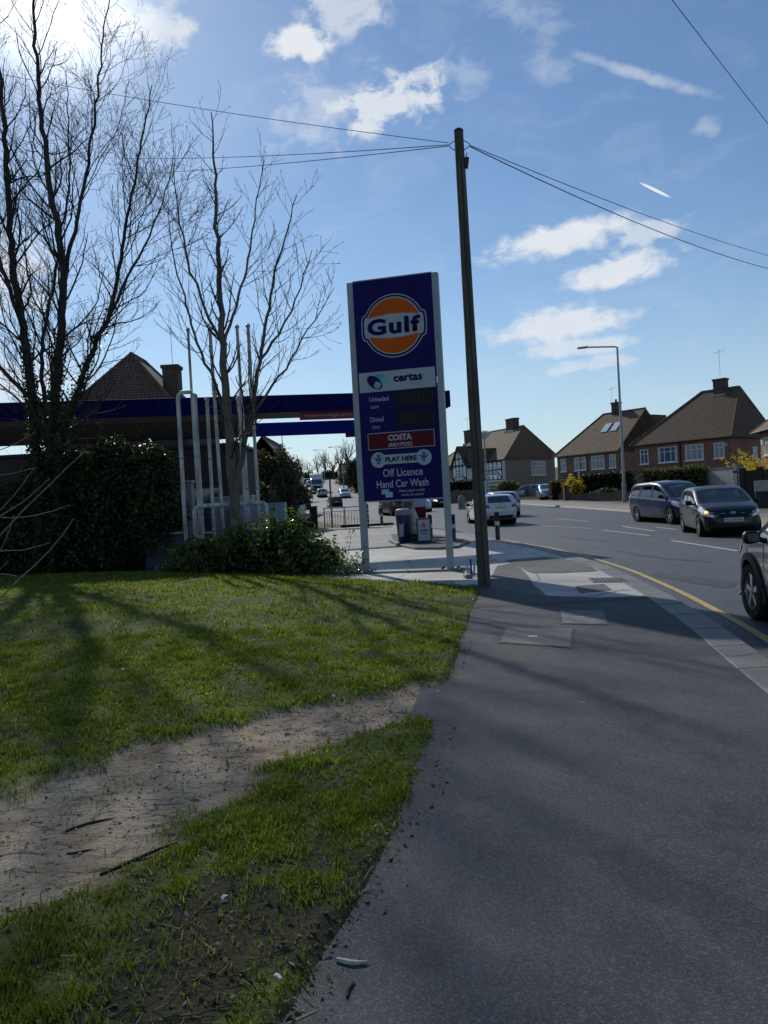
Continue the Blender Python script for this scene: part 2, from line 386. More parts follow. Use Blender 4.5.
# ================================================================== SETTING
M_ground = pm('rough_ground', (.07, .065, .04), .95, .4, .4, .2, col2=(.035, .05, .018), world=True)
M_road = asphalt('road_asphalt', (.046, .051, .058), (.076, .083, .094), .18, 150, .3, .64)
M_foot = asphalt('footway_asphalt', (.035, .038, .042), (.064, .068, .073), .45, 190, .34, .82)
def concrete(name, c1, c2):
    m, t, b = newmat(name); v = coords(t, True)
    big = noise(t, v, .6, 6, .65, .5); mid = noise(t, v, 5, 6, .7); fine = noise(t, v, 70, 3, .6)
    c = mix(t, smooth_n(t, big, .32, .68), c1, c2)
    c = mix(t, math_n(t, 'MULTIPLY', smooth_n(t, mid, .55, .75), .4), c, tuple(x*.5 for x in c1))
    c = mix(t, math_n(t, 'MULTIPLY', smooth_n(t, fine, .5, .7), .5), c, tuple(x*.6 for x in c1))
    wv = N(t, 'ShaderNodeTexVoronoi', feature='DISTANCE_TO_EDGE'); wv.inputs['Scale'].default_value = .4
    dn = N(t, 'ShaderNodeTexNoise'); dn.inputs['Scale'].default_value = 1.3; dn.inputs['Detail'].default_value = 6; t.links.new(v, dn.inputs['Vector'])
    t.links.new(mix(t, .4, v, dn.outputs['Color'], 'ADD'), wv.inputs['Vector'])
    cr = smooth_n(t, wv.outputs[0], .01, .002)
    c = mix(t, math_n(t, 'MULTIPLY', cr, .75), c, (.03, .028, .024))
    t.links.new(c, b.inputs['Base Color']); b.inputs['Roughness'].default_value = .68
    bump(t, b, fine, .3, .004); return m
M_conc = concrete('apron_concrete', (.165, .157, .142), (.255, .243, .22))
M_slab = concrete('pavement_concrete', (.32, .305, .28), (.50, .48, .44))
M_kerb = concrete('kerb_stone_mat', (.12, .118, .113), (.20, .196, .188))
M_verge = pm('far_pavement_mat', (.26, .235, .20), .9, .2, .5, .1, world=True)
M_white = pm('white_road_paint', (.62, .62, .60), .7, .25, 9, 0, world=True, fine=40)
M_yellow = pm('yellow_road_paint', (.66, .47, .17), .75, .2, 6, 0, world=True, fine=35)

ys_all = sorted(set([-60, -30] + list(range(-12, 305)) + [340, 400, 600, 900, 1500]))
def strip(name, ys, xl, xr, dz, mat, nx=1, kind='structure', skirt=0):
    V = []; Fc = []
    for y in ys:
        a, b = xl(y), xr(y)
        for i in range(nx+1): V.append((a+(b-a)*i/nx, y, h(y)+dz))
    k = nx+1
    for j in range(len(ys)-1):
        for i in range(nx): Fc.append((j*k+i, j*k+i+1, (j+1)*k+i+1, (j+1)*k+i))
    if skirt:
        n0 = len(V)
        for y in ys: V.append((xl(y), y, h(y)+dz-skirt)); V.append((xr(y), y, h(y)+dz-skirt))
        for j in range(len(ys)-1):
            Fc.append((j*k, (j+1)*k, n0+2*(j+1), n0+2*j)); Fc.append((j*k+nx, n0+2*j+1, n0+2*(j+1)+1, (j+1)*k+nx))
    o = np_mesh(name, V, Fc, mat); 
    if kind: o['kind'] = kind
    return o
def spl(pts):
    ys = [p[1] for p in pts]; xs = [p[0] for p in pts]
    yy = np.linspace(ys[0], ys[-1], int((ys[-1]-ys[0])*4)+1); xx = np.interp(yy, ys, xs)
    k = np.hanning(13); k /= k.sum(); pad = np.pad(xx, 6, mode='edge'); pad[:6] = xx[0]; xs2 = np.convolve(pad, k, 'valid')
    return lambda y: float(np.interp(y, yy, xs2))
# near kerb line and far kerb line of the road
KL = spl([(1.6, -12), (2.2, 0), (2.95, 5), (3.2, 6.42), (3.55, 8.08), (4.0, 11.04), (4.36, 14.5), (4.46, 18), (4.32, 21.5), (4.0, 24), (3.2, 33), (0.5, 43), (-3, 58), (-8, 85), (-11.5, 105), (-17.5, 150), (-21.5, 190), (-25, 240), (-27, 300), (-40, 600)])
KR = spl([(12, -12), (12.3, 10), (12.6, 24.8), (13.6, 41.3), (12.9, 52), (11.5, 75), (6.5, 93), (0, 106), (-5.2, 130), (-8.2, 150), (-12.8, 190), (-17, 240), (-19, 300), (-32, 600)])
g = strip('ground', ys_all, lambda y: -900, lambda y: 900, -.06, M_ground, 12)
yr = list(range(-12, 301))
yn = [y*.25 for y in range(-48, 161)]
road = strip('main_road', yr, KL, KR, -.01, M_road, 2)
# lawn / footway border
LE = spl([(-1.6, -12), (-.95, 0), (-.40, 2.2), (-.04, 3.18), (.27, 4.61), (.47, 6.27), (.87, 8.4), (1.40, 11.5), (1.55, 12.8)])
LB = spl([(1.55, 12.8), (.9, 13.4), (-.5, 15.0), (-2.6, 17.2), (-5, 19.2), (-17, 20.6)])
KW = .34
FT = .055   # footway stands this much above the road
strip('footpath', [y*.25 for y in range(-48, 43)], lambda y: LE(y)-.25, lambda y: KL(y)-KW, FT, M_foot, 2)
strip('pavement', [10.5+y*.25 for y in range(0, 59)], lambda y: 1.2-max(0, y-12)*.0 if y < 14 else 1.2-(y-14)*1.5 if y < 17 else -3.3, lambda y: KL(y)-KW, FT-.004, M_slab, 2)
# concrete apron of the filling station
strip('forecourt', list(range(12, 42)), lambda y: -40, lambda y: min(KL(y)-KW-.02, 1.3+max(0, y-17)*1.3), FT-.008, M_conc, 3)
# asphalt over the slab pavement ends in a ragged line
V = [(LE(10.4)-.1, 10.4, FT+.004), (KL(10.4)-KW, 10.4, FT+.004)] ; V = V + [(3.66, 10.62, FT+.004), (2.97, 10.72, FT+.004), (2.62, 10.98, FT+.004), (2.3, 11.2, FT+.004), (1.98, 11.95, FT+.004), (1.70, 12.75, FT+.004), (1.45, 13.2, FT+.004), (1.2, 12.8, FT+.004)]
np_mesh('footpath_edge', V, [tuple(range(len(V)))], M_foot)['kind'] = 'structure'
# darker reinstatement patches in the pavement
def patch(name, pts, z, mat):
    o = np_mesh(name, [(p[0], p[1], z) for p in pts], [tuple(range(len(pts)))], mat); o['kind'] = 'structure'; return o
M_patch = asphalt('patch_asphalt', (.075, .075, .076), (.12, .12, .118), .8, 120, .25)
gq = lambda a: [tuple(Gp(x_, y_, FT))[:2] for x_, y_ in a]
patch('pavement_patch', gq([(484, 591), (493, 574), (497, 566), (512, 563), (522, 569), (529, 577), (534, 585), (545, 594), (557, 600), (530, 597)]), FT+.002, M_patch)
patch('pavement_patch', gq([(505, 560), (545, 557), (572, 560), (590, 566), (598, 571), (560, 573), (531, 573), (518, 566)]), FT+.0035, M_patch)
patch('pavement_patch', gq([(575, 586), (604, 584), (612, 590), (580, 593)]), FT+.0025, M_patch)
# trench repair and seams in the road
M_rep = asphalt('road_repair_asphalt', (.030, .033, .038), (.05, .054, .06), .3, 150, .2, .7)
def rpatch(name, pts, z=-.006):
    V = [(p[0], p[1], h(p[1])+z) for p in (gxy_(x_, y_) for x_, y_ in pts)]; o = np_mesh(name, V, [tuple(range(len(V)))], M_rep); o['kind'] = 'structure'
def gxy_(px, py): p = Gp(px, py, 0); return (p.x, p.y)
rpatch('road_seam', [(615, 549), (640, 554), (668, 557.5), (712, 561), (712, 562.2), (667, 559), (639, 555.5), (615, 550.2)])
rpatch('road_repair', [(655, 572), (705, 577), (738, 583), (728, 588), (690, 582), (650, 575)])
rpatch('road_seam', [(560, 536), (610, 541.5), (610, 542.2), (560, 536.8)])
# kerb stones with joints
mb = MB()
y = -10.0
while y < 38:
    y2 = y+.9
    a, b = KL(y+.006), KL(y2-.006)
    mb.prism([(a-KW, y+.006), (a, y+.006), (b, y2-.006), (b-KW, y2-.006)], -.05, FT+.006+random.uniform(-.003, .004))
    y = y2
kb = mb.build('kerb', M_kerb, bevel=.012); kb['kind'] = 'structure'
strip('kerb_bed', yn, lambda y: KL(y)-KW-.01, lambda y: KL(y)-.01, FT-.02, pm('kerb_joint', (.05, .048, .045), .95), 1)
# yellow line
yy = [y*.25 for y in range(-40, 110)]
strip('yellow_line', yy, lambda y: KL(y)+.27, lambda y: KL(y)+.37, -.004, M_yellow)
# far pavement with kerb
strip('far_pavement', yr, KR, lambda y: KR(y)+(4.4 if y < 70 else 4.0), .10, M_verge, 1, skirt=.2)
strip('far_kerb', yr, lambda y: KR(y)-.14, KR, .105, M_kerb, 1, skirt=.2)
strip('left_verge', list(range(43, 301)), lambda y: KL(y)-3.0, KL, .08, M_verge, 1, skirt=.2)
# white markings: (x0,y0)-(x1,y1) strips on the road
def mark(name, a, b, w, z=-.002):
    a = Vector(a); b = Vector(b); d = (b-a).normalized(); n_ = Vector((-d.y, d.x))*w/2
    k = max(1, int((b-a).length/1.0)); V = []
    for i in range(k+1):
        p = a+(b-a)*i/k; V += [(p.x+n_.x, p.y+n_.y, h(p.y)+z), (p.x-n_.x, p.y-n_.y, h(p.y)+z)]
    o = np_mesh(name, V, [(2*i, 2*i+1, 2*i+3, 2*i+2) for i in range(k)], M_white); o['kind'] = 'structure'
def gxy(px, py):
    # ground point on the sloping terrain
    d = ray(px, py); s = .5
    for i in range(4000):
        s_ = i*.0001+.001
        if EYE+d.z*s_ < h(d.y*s_): return (d.x*s_, d.y*s_)
    return (d.x*.3, d.y*.3)
for a, b in [((602, 530), (650, 535.5)), ((622, 526), (655, 531)), ((672, 540.5), (738, 551)), ((655, 527), (676, 529.5)), ((543, 526), (592, 528.5)), ((556, 518.5), (590, 521.5))]:
    mark('road_marking', gxy(*a), gxy(*b), .13)
for i in range(14):
    y0 = 62+i*9; mark('road_marking', ((KL(y0)+KR(y0))/2, y0), ((KL(y0+4)+KR(y0+4))/2, y0+4), .15)
mark('road_marking', (-1.6, 26.5), (.2, 25.8), .18, FT+.0)
# ------------------------------------------------------------------ lawn
PC = [(.75, 5.98), (.36, 5.82), (-.5, 5.40), (-1.22, 4.68), (-1.63, 3.93), (-1.95, 3.32), (-2.55, 2.4), (-3.6, 1.2), (-5, 0)]
PW = [.50, .44, .37, .52, .62, .68, .72, .75, .8]
def dirt_f(x, y):
    best = np.full(np.shape(x), 9.0)
    for i in range(len(PC)-1):
        (ax, ay), (bx, by) = PC[i], PC[i+1]; dx, dy = bx-ax, by-ay; L2 = dx*dx+dy*dy
        t_ = np.clip(((x-ax)*dx+(y-ay)*dy)/L2, 0, 1); d_ = np.hypot(x-ax-t_*dx, y-ay-t_*dy); w_ = PW[i]+(PW[i+1]-PW[i])*t_
        best = np.minimum(best, d_/w_)
    nz = fbm(x*2.2+5, y*2.2+9, 4)-.5
    d1 = sstep(best+nz*.8+(fbm(x*13, y*13, 2)-.5)*.35, 1.32, .74)
    # bare earth along the edge of the footpath and in worn patches
    le = np.interp(y, _ley, _lex)
    edge = sstep((le-x)+ (fbm(x*5, y*5, 3)-.5)*.30+(fbm(x*23, y*23, 2)-.5)*.12, .18, .0)*.9
    worn = sstep(fbm(x*2.6+40, y*2.6+3, 5)+.27*np.exp(-((x+.55)**2/.34+(y-2.65)**2/.45))+.35*(fbm(x*16, y*16, 2)-.5), .58, .80)*.86
    far_w = sstep(fbm(x*.8+3, y*.8+60, 4)+.16*np.exp(-((x+4.2)**2/2.5+(y-9)**2/6)), .64, .78)*.5
    return np.clip(np.maximum.reduce([d1, edge, worn, far_w]), 0, 1), d1
_ley = np.linspace(-12, 12.8, 200); _lex = np.array([LE(v) for v in _ley])
_bey = np.linspace(12.8, 20.6, 100); _bex = np.array([LB(v) for v in _bey])
def lawn_r(y): return np.where(y <= 12.8, np.interp(y, _ley, _lex), np.interp(y, _bey, _bex))
def lawn_z(x, y):
    rr = lawn_r(np.asarray(y, float)); d = rr-x
    back = np.clip(20.6-np.asarray(y, float), 0, 9)
    m_ = FT-.02+.13*sstep(np.minimum(d, back*1.5), -.1, 3.5)*sstep(np.asarray(y, float), 5, 13)+.02*sstep(d, 0, 2)+.04*sstep(d, -.02, .12)
    m_ = m_+.05*(fbm(x*.7, y*.7, 3)-.5)+.02*(fbm(x*4, y*4, 3)-.5)*sstep(d, 0, .3)
    _, d1 = dirt_f(x, np.asarray(y, float))
    return m_-.035*d1
ysl = np.concatenate([np.arange(-3, 1.5, .2), np.arange(1.5, 8, .05), np.arange(8, 13, .1), np.arange(13, 20.61, .2)])
nu = 240; us = np.linspace(0, 1, nu)**1.9
YY = np.repeat(ysl[:, None], nu, 1); RR = lawn_r(YY); XX = RR-us[None, :]*(RR+19)
ZZ = lawn_z(XX, YY)
idx = np.arange(YY.size).reshape(YY.shape)
Fq = np.stack([idx[:-1, 1:], idx[:-1, :-1], idx[1:, :-1], idx[1:, 1:]], -1).reshape(-1, 4)
mS, t, b = newmat('lawn_soil'); v = coords(t, True)
att = N(t, 'ShaderNodeAttribute', attribute_name='dirt'); atp = N(t, 'ShaderNodeAttribute', attribute_name='path')
nn = noise(t, v, 3, 6, .65); nf = noise(t, v, 45, 4, .65); nb = noise(t, v, .9, 4, .6)
gcol = mix(t, smooth_n(t, nn, .3, .7), (.09, .12, .02), (.145, .17, .038)); gcol = mix(t, math_n(t, 'MULTIPLY', smooth_n(t, nf, .45, .7), .6), gcol, (.03, .04, .010))
gcol = mix(t, math_n(t, 'MULTIPLY', smooth_n(t, nb, .5, .7), .5), gcol, (.11, .11, .035))
dcol = mix(t, smooth_n(t, nn, .3, .7), (.030, .024, .018), (.055, .044, .032)); dcol = mix(t, math_n(t, 'MULTIPLY', smooth_n(t, nf, .5, .7), .7), dcol, (.012, .009, .007))
streak = noise(t, v, 11, 5, .65, .6, (.45, 1.6, 1)); pcol = mix(t, smooth_n(t, nn, .3, .7), (.27, .205, .138), (.48, .385, .275)); pcol = mix(t, math_n(t, 'MULTIPLY', smooth_n(t, streak, .52, .68), .75), pcol, (.035, .028, .022)); pcol = mix(t, math_n(t, 'MULTIPLY', smooth_n(t, nf, .5, .72), .6), pcol, (.05, .04, .03))
c = mix(t, att.outputs['Fac'], gcol, dcol); c = mix(t, atp.outputs['Fac'], c, pcol)
t.links.new(c, b.inputs['Base Color']); b.inputs['Roughness'].default_value = .95; b.inputs['Specular IOR Level'].default_value = .2
bump(t, b, mix(t, .5, nf, noise(t, v, 14, 5, .7)), 1.0, .03)
lawn = np_mesh('lawn', np.stack([XX, YY, ZZ], -1).reshape(-1, 3), Fq, mS, smooth=True); lawn['kind'] = 'structure'
D_, D1_ = dirt_f(XX, YY)
for nm, arr in (('dirt', D_), ('path', D1_)):
    a = lawn.data.attributes.new(nm, 'FLOAT', 'POINT'); a.data.foreach_set('value', arr.ravel().astype(np.float32))
# grass blades
def blades(n, y0, y1, hmul, wmul, x0f):
    y = y0+(y1-y0)*rng.random(n)**.8; xr_ = lawn_r(y)
    xl_ = np.maximum(x0f(y), -18.5); x = xl_+(xr_+.03-xl_)*rng.random(n)
    d_, d1_ = dirt_f(x, y); keep = rng.random(n) > np.clip(d_*1.06, 0, .985)
    cl = fbm(x*7, y*7, 3); keep &= rng.random(n) < sstep(cl, .25, .55)*.85+.15
    x, y, cl = x[keep], y[keep], cl[keep]; n = len(x)
    z = lawn_z(x, y); H = (.010+.020*rng.random(n)+.026*sstep(cl, .52, .8))*hmul; W = (.0022+.002*rng.random(n))*wmul
    a = rng.random(n)*2*np.pi; lean = H*(.25+.7*rng.random(n)); la = a+rng.normal(0, .7, n)+np.pi/2
    ux, uy = np.cos(a)*W, np.sin(a)*W; lx, ly = np.cos(la)*lean, np.sin(la)*lean
    P0 = np.stack([x-ux, y-uy, z-.005], 1); P1 = np.stack([x+ux, y+uy, z-.005], 1)
    P2 = np.stack([x+ux*.7+lx*.35, y+uy*.7+ly*.35, z+H*.6], 1); P3_ = np.stack([x-ux*.7+lx*.35, y-uy*.7+ly*.35, z+H*.6], 1)
    P4 = np.stack([x+ux*.15+lx, y+uy*.15+ly, z+H], 1); P5 = np.stack([x-ux*.15+lx, y-uy*.15+ly, z+H], 1)
    V = np.stack([P0, P1, P2, P3_, P4, P5], 1).reshape(-1, 3); i = np.arange(n)[:, None]*6
    return V, np.concatenate([i+np.array([0, 1, 2, 3]), i+np.array([3, 2, 4, 5])])
fx = lambda y: -.75*y-3.2
sets = [blades(215000, 1.2, 4.6, 1.0, .9, fx), blades(145000, 4.4, 9, 1.1, 1.5, fx), blades(105000, 8.8, 20.4, 1.3, 2.8, fx)]
Vs, Fs, off = [], [], 0
for V_, F_ in sets: Vs.append(V_); Fs.append(F_+off); off += len(V_)
M_grass = leafmat('grass_blades', (.088, .122, .014), (.165, .195, .036), (.34, .30, .14), .75, .45, .08)
gr = np_mesh('lawn_grass', np.concatenate(Vs), np.concatenate(Fs), M_grass); gr['kind'] = 'stuff'
tag(gr, 'short rough grass growing over the verge', 'grass')
# fallen twigs, stones and dead leaves
mb = MB()
for i in range(900):
    yv = 2.2+random.random()**1.3*6; xv = float(lawn_r(np.array(yv)))-random.random()**1.5*(2.2+yv*.25)-.02
    dd, d1 = dirt_f(np.array([xv]), np.array([yv])); 
    if random.random() > dd[0]+.12: continue
    a = random.uniform(0, 3.14) if random.random() < .6 else random.gauss(.35, .5); L = random.uniform(.02, .11)*(1.8 if random.random() < .07 else 1); L = L if float(lawn_r(np.array(yv)))-xv > .15 else L*.35; z_ = float(lawn_z(np.array([xv]), np.array([yv]))[0])+.006
    p = Vector((xv, yv, z_)); dv = Vector((math.cos(a), math.sin(a), 0)); k = Vector((-dv.y, dv.x, 0))*random.uniform(-.12, .12)*L
    r_ = random.uniform(.0008, .0026)
    mb.tube([p, p+dv*L*.5+k, p+dv*L], [r_, r_, r_*.5], 4)
tw = mb.build('fallen_twigs', pm('dead_twig', (.06, .045, .032), .9, .5, 20)); tw['kind'] = 'stuff'; tag(tw, 'small dead twigs scattered on the worn earth', 'twigs')
n = 9000
yv = 1.6+rng.random(n)**1.2*6.5; xv = lawn_r(yv)+.14*rng.random(n)**3-rng.random(n)**1.4*(2.4+yv*.3); dd, d1 = dirt_f(xv, yv); kp = (rng.random(n) < dd*.8+.1) & (rng.random(n) < 1-.93*d1)
yv, xv = yv[kp], xv[kp]; n = len(xv); zv = np.where(xv > lawn_r(yv), FT+.003, lawn_z(xv, yv)+.006)
s_ = .005+.014*rng.random(n)**2; a = rng.random(n)*6.28
e1 = np.stack([np.cos(a)*s_, np.sin(a)*s_, rng.normal(0, .3, n)*s_], 1); e2 = np.stack([-np.sin(a)*s_*.5, np.cos(a)*s_*.5, rng.normal(0, .4, n)*s_], 1); c0 = np.stack([xv, yv, zv], 1)
V = np.stack([c0-e1, c0-e2, c0+e1, c0+e2], 1).reshape(-1, 3)
lt = np_mesh('leaf_litter', V, np.arange(4*n).reshape(-1, 4), leafmat('litter_mat', (.05, .035, .022), (.13, .10, .07), (.42, .39, .34), .8, .1, .2)); lt['kind'] = 'stuff'; tag(lt, 'dead leaves and small pale chips on the bare earth', 'leaf litter')
# dry straw and low weeds in the turf
n = 5200; yv = 1.5+rng.random(n)**1.1*8; xv = lawn_r(yv)+.03-rng.random(n)**1.2*(2.6+yv*.5); dd, d1 = dirt_f(xv, yv); kp = (fbm(xv*3+8, yv*3, 3) > .42+.1*rng.random(n)) & (rng.random(n) > d1*.7)
xv, yv = xv[kp], yv[kp]; n = len(xv); zv = np.where(xv > lawn_r(yv), FT+.003, lawn_z(xv, yv)+.012); a = rng.random(n)*6.28; L_ = .015+.05*rng.random(n)**2; w_ = .0012+.0012*rng.random(n)
c0 = np.stack([xv, yv, zv], 1); e1 = np.stack([np.cos(a)*L_, np.sin(a)*L_, rng.normal(0, .22, n)*L_], 1); e2 = np.stack([-np.sin(a)*w_, np.cos(a)*w_, np.zeros(n)], 1)
st = np_mesh('dry_straw', np.stack([c0-e1-e2, c0-e1+e2, c0+e1+e2, c0+e1-e2], 1).reshape(-1, 3), np.arange(4*n).reshape(-1, 4), leafmat('straw_mat', (.16, .12, .07), (.28, .23, .14), (.45, .40, .30), .8, .2, .1)); st['kind'] = 'stuff'; tag(st, 'dry straw and dead grass stems in the turf', 'dead grass')
n = 16000; yv = 1.5+rng.random(n)**1.1*9; xv = lawn_r(yv)-rng.random(n)*(3+yv*.62); dd, d1 = dirt_f(xv, yv); kp = (fbm(xv*2.3+70, yv*2.3+11, 4) > .55) & (rng.random(n) > dd*.8); xv, yv = xv[kp], yv[kp]; n = len(xv)
zv = lawn_z(xv, yv)+.010+.016*rng.random(n); s_ = .006+.009*rng.random(n); a = rng.random(n)*6.28; c0 = np.stack([xv, yv, zv], 1)
e1 = np.stack([np.cos(a)*s_, np.sin(a)*s_, rng.normal(0, .3, n)*s_], 1); e2 = np.stack([-np.sin(a)*s_*.75, np.cos(a)*s_*.75, rng.normal(0, .3, n)*s_], 1)
wd = np_mesh('lawn_weeds', np.stack([c0-e1, c0-e2, c0+e1, c0+e2], 1).reshape(-1, 3), np.arange(4*n).reshape(-1, 4), leafmat('weed_mat', (.05, .085, .016), (.09, .13, .03), (.20, .19, .07), .6, .35, .2)); wd['kind'] = 'stuff'; tag(wd, 'clover and small broad leaved weeds in the turf', 'weeds')
n = 1500; t_ = rng.random(n); k = np.clip((t_*6).astype(int), 0, 6); f_ = t_*6-k; pcx = np.array([p[0] for p in PC]); pcy = np.array([p[1] for p in PC]); pw = np.array(PW)
xv = pcx[k]+(pcx[k+1]-pcx[k])*f_+rng.normal(0, .42, n)*pw[k]; yv = pcy[k]+(pcy[k+1]-pcy[k])*f_+rng.normal(0, .5, n)*pw[k]; kp = xv < lawn_r(yv)-.02; xv, yv = xv[kp], yv[kp]; n = len(xv)
s_ = .003+.009*rng.random(n)**3; zv = lawn_z(xv, yv)+s_*.4; c0 = np.stack([xv, yv, zv], 1); oc = np.array([[1, 0, 0], [0, 1, 0], [-1, 0, 0], [0, -1, 0], [0, 0, .6], [0, 0, -.6]]); V = (c0[:, None, :]+oc[None]*s_[:, None, None]*(.6+.8*rng.random((n, 6, 1)))).reshape(-1, 3)
i_ = np.arange(n)[:, None]*6; fc = np.concatenate([i_+np.array(q_) for q_ in ((0, 1, 4), (1, 2, 4), (2, 3, 4), (3, 0, 4), (1, 0, 5), (2, 1, 5), (3, 2, 5), (0, 3, 5))])
pb_ = np_mesh('path_pebbles', V, fc, leafmat('pebble_mat', (.20, .18, .15), (.38, .36, .32), (.65, .64, .60), .8, 0.0, .2)); pb_['kind'] = 'stuff'; tag(pb_, 'small pale stones and chips trodden into the earth path', 'stones')
# a few larger pieces, each its own thing
M_stick = pm('stick_bark', (.035, .026, .02), .9, .4, 30); M_pale = pm('pale_wood', (.42, .37, .30), .8, .3, 30)
def stick(px0, py0, px1, py1, r_, mat, label, name='stick', cat='stick'):
    a = Gp(px0, py0, FT+.12 if py0 < 800 else FT+.08); b_ = Gp(px1, py1, FT+.12 if py1 < 800 else FT+.08)
    for p in (a, b_): p.z = max(float(lawn_z(np.array([p.x]), np.array([p.y]))[0]), FT if p.x > LE(p.y) else -1)+r_*.8
    k = (b_-a); nrm = Vector((-k.y, k.x, 0))
    pts = [a+k*s_+nrm*math.sin(s_*5+px0)*.06 for s_ in (0, .25, .5, .75, 1)]
    for p in pts: p.z = max(p.z, float(lawn_z(np.array([p.x]), np.array([p.y]))[0])+r_*.7)
    o = MB().tube(pts, [r_*.8, r_, r_, r_*.8, r_*.4], 6).build(name, mat, smooth=True); tag(o, label, cat)
stick(98, 860, 178, 836, .008, M_stick, 'longest dark stick lying on the bare earth path')
stick(62, 818, 112, 797, .006, M_stick, 'short dark stick on the bare path, above the longest one')
stick(66, 840, 92, 836, .005, M_stick, 'shortest dark stick on the bare path near the left edge')
stick(335, 939, 366, 941, .009, M_pale, 'pale split stick lying where grass meets the footpath')
stick(345, 973, 352, 958, .006, M_stick, 'dark stub of twig beside the footpath edge, below the pale split stick')
M_paper = pm('litter_paper', (.75, .76, .78), .6, .1, 40)
def scrap(px, py, s_, label):
    p = Gp(px, py, FT+.1); p.z = float(lawn_z(np.array([p.x]), np.array([p.y]))[0])
    if p.x > LE(p.y): p.z = FT
    a = random.random()*3; mb = MB(); dx = Vector((math.cos(a), math.sin(a), 0))*s_; dy = Vector((-math.sin(a), math.cos(a), 0))*s_*.5; u = Vector((0, 0, 1))
    q = p+u*.03
    top = [q-dx-dy, q+dx*.2-dy+u*s_*.7, q+dx-dy*.6+u*.006, q+dx+dy+u*s_*.3, q+dx*.1+dy+u*s_*.9, q-dx+dy+u*s_*.4]
    mb.add(top+[t_-u*.004 for t_ in top], [(0, 1, 4, 5), (1, 2, 3, 4), (11, 10, 7, 6), (10, 9, 8, 7), (0, 6, 7, 1), (1, 7, 8, 2), (2, 8, 9, 3), (3, 9, 10, 4), (4, 10, 11, 5), (5, 11, 6, 0)])
    tag(mb.build('paper_scrap', M_paper), label, 'litter', 'scraps of litter on the verge')
scrap(224, 889, 0.0126, 'crumpled white paper scrap in the grass left of the path corner')
scrap(277, 963, 0.0126, 'small white scrap on the muddy patch near the bottom of the photo')
scrap(123, 668, 0.0210, 'white scrap alone on the upper lawn')
scrap(333, 688, 0.0175, 'white scrap on the lawn above where the earth path meets the footpath')
scrap(437, 680, 0.0140, 'pale scrap at the mouth of the earth path beside the footpath')

# ================================================================== PAVEMENT IRONWORK
M_cover = pm('cover_concrete', (.20, .198, .19), .85, .15, 16, .1, world=True, fine=60)
M_cover2 = pm('cover_dark', (.21, .21, .21), .8, .35, 6, .1, world=True, fine=60)
M_iron = pm('cast_iron', (.06, .058, .055), .6, .4, 20, .1, metal=.6)
def cover(pts, mat, label):
    c0 = sum((Vector((p[0], p[1], 0)) for p in pts), Vector())/4; c0.z = FT
    e = empty('inspection_cover', c0, 0, label, 'manhole cover', 'inspection covers in the footpath')
    loc = [(p[0]-c0.x, p[1]-c0.y) for p in pts]
    MB().prism([(a*1.04, b*1.04) for a, b in loc], -.02, .005).build('frame', M_iron, e)
    MB().prism([(a*.97, b*.97) for a, b in loc], -.02, .009).build('lid', mat, e)
    for s_ in (-.0, ):
        MB().box((loc[0][0]*.1, loc[0][1]*.1, .010), (.09, .05, .004)).build('lifting_key_plate', M_pale if mat is M_cover2 else M_paper, e)
q = lambda a: [tuple(Gp(*p, FT))[:2] for p in a]
cover(q([(499, 643), (506, 628), (573, 629), (571, 648)]), M_cover, 'large pale concrete inspection cover nearest the camera on the footpath')
cover(q([(562, 624), (560, 611), (603, 611), (608, 625)]), M_cover2, 'smaller dark inspection cover lying across the sign shadow')
gp = q([(588, 578), (622, 578), (629, 582), (593, 582.5)])
c0 = sum((Vector((p[0], p[1], 0)) for p in gp), Vector())/4
e = empty('drain_grate', (c0.x, c0.y, FT), 0, 'iron drain grate in the pale pavement near the kerb', 'drain')
MB().prism([(p[0]-c0.x, p[1]-c0.y) for p in gp], -.02, .006).build('frame', M_cover2, e)
mb = MB()
for k in range(7):
    t0 = (k+.6)/7.4; t1 = t0+.07
    A = [Vector((p[0]-c0.x, p[1]-c0.y, 0)) for p in gp]
    l = lambda t_: (A[0].lerp(A[1], t_), A[3].lerp(A[2], t_))
    a0, b0 = l(t0); a1, b1 = l(t1); m_ = lambda u_, v_, k_: u_.lerp(v_, k_)
    mb.prism([tuple(m_(a0, b0, .1))[:2], tuple(m_(a1, b1, .1))[:2], tuple(m_(a1, b1, .9))[:2], tuple(m_(a0, b0, .9))[:2]], .0, .012)
mb.build('bars', M_iron, e)

# ================================================================== PRICE SIGN
M_alu = pm('sign_aluminium', (.27, .30, .32), .5, .12, 3, 0, metal=.2)
M_navy = pm('sign_navy', (.006, .005, .085), .5, .12, 2, 0, spec=.12)
M_navy2 = pm('logo_navy', (.006, .006, .075), .5, .1, 3, spec=.12)
M_wht = pm('sign_white', (.36, .39, .43), .5, .06, 4, spec=.2)
M_orange = pm('sign_orange', (.52, .085, .004), .5, .08, 3, spec=.12)
M_txt = pm('sign_text_white', (.37, .40, .49), .5, .05, 5, spec=.2)
M_grn = pm('logo_teal', (.03, .33, .29), .45, .1, 5); M_grn2 = pm('logo_teal_light', (.10, .45, .42), .45, .1, 5)
M_red = pm('sign_maroon', (.10, .006, .012), .5, .1, 3, spec=.12)
M_blk = pm('display_black', (.008, .009, .016), .5, .2, 5, spec=.15); M_seg = pm('display_segment', (.022, .028, .016), .5, .2, 5, spec=.15)
M_blueink = pm('logo_blue', (.01, .06, .20), .5, .1, 8); M_cyan = pm('card_blue', (.25, .42, .62), .5, .1, 8)
sl_, sr_ = Vector((-.45, 16.32, .03)), Vector((1.33, 15.88, .03))
smid = (sl_+sr_)/2; sang = math.atan2(sr_.y-sl_.y, sr_.x-sl_.x)
SW = (sr_-sl_).length
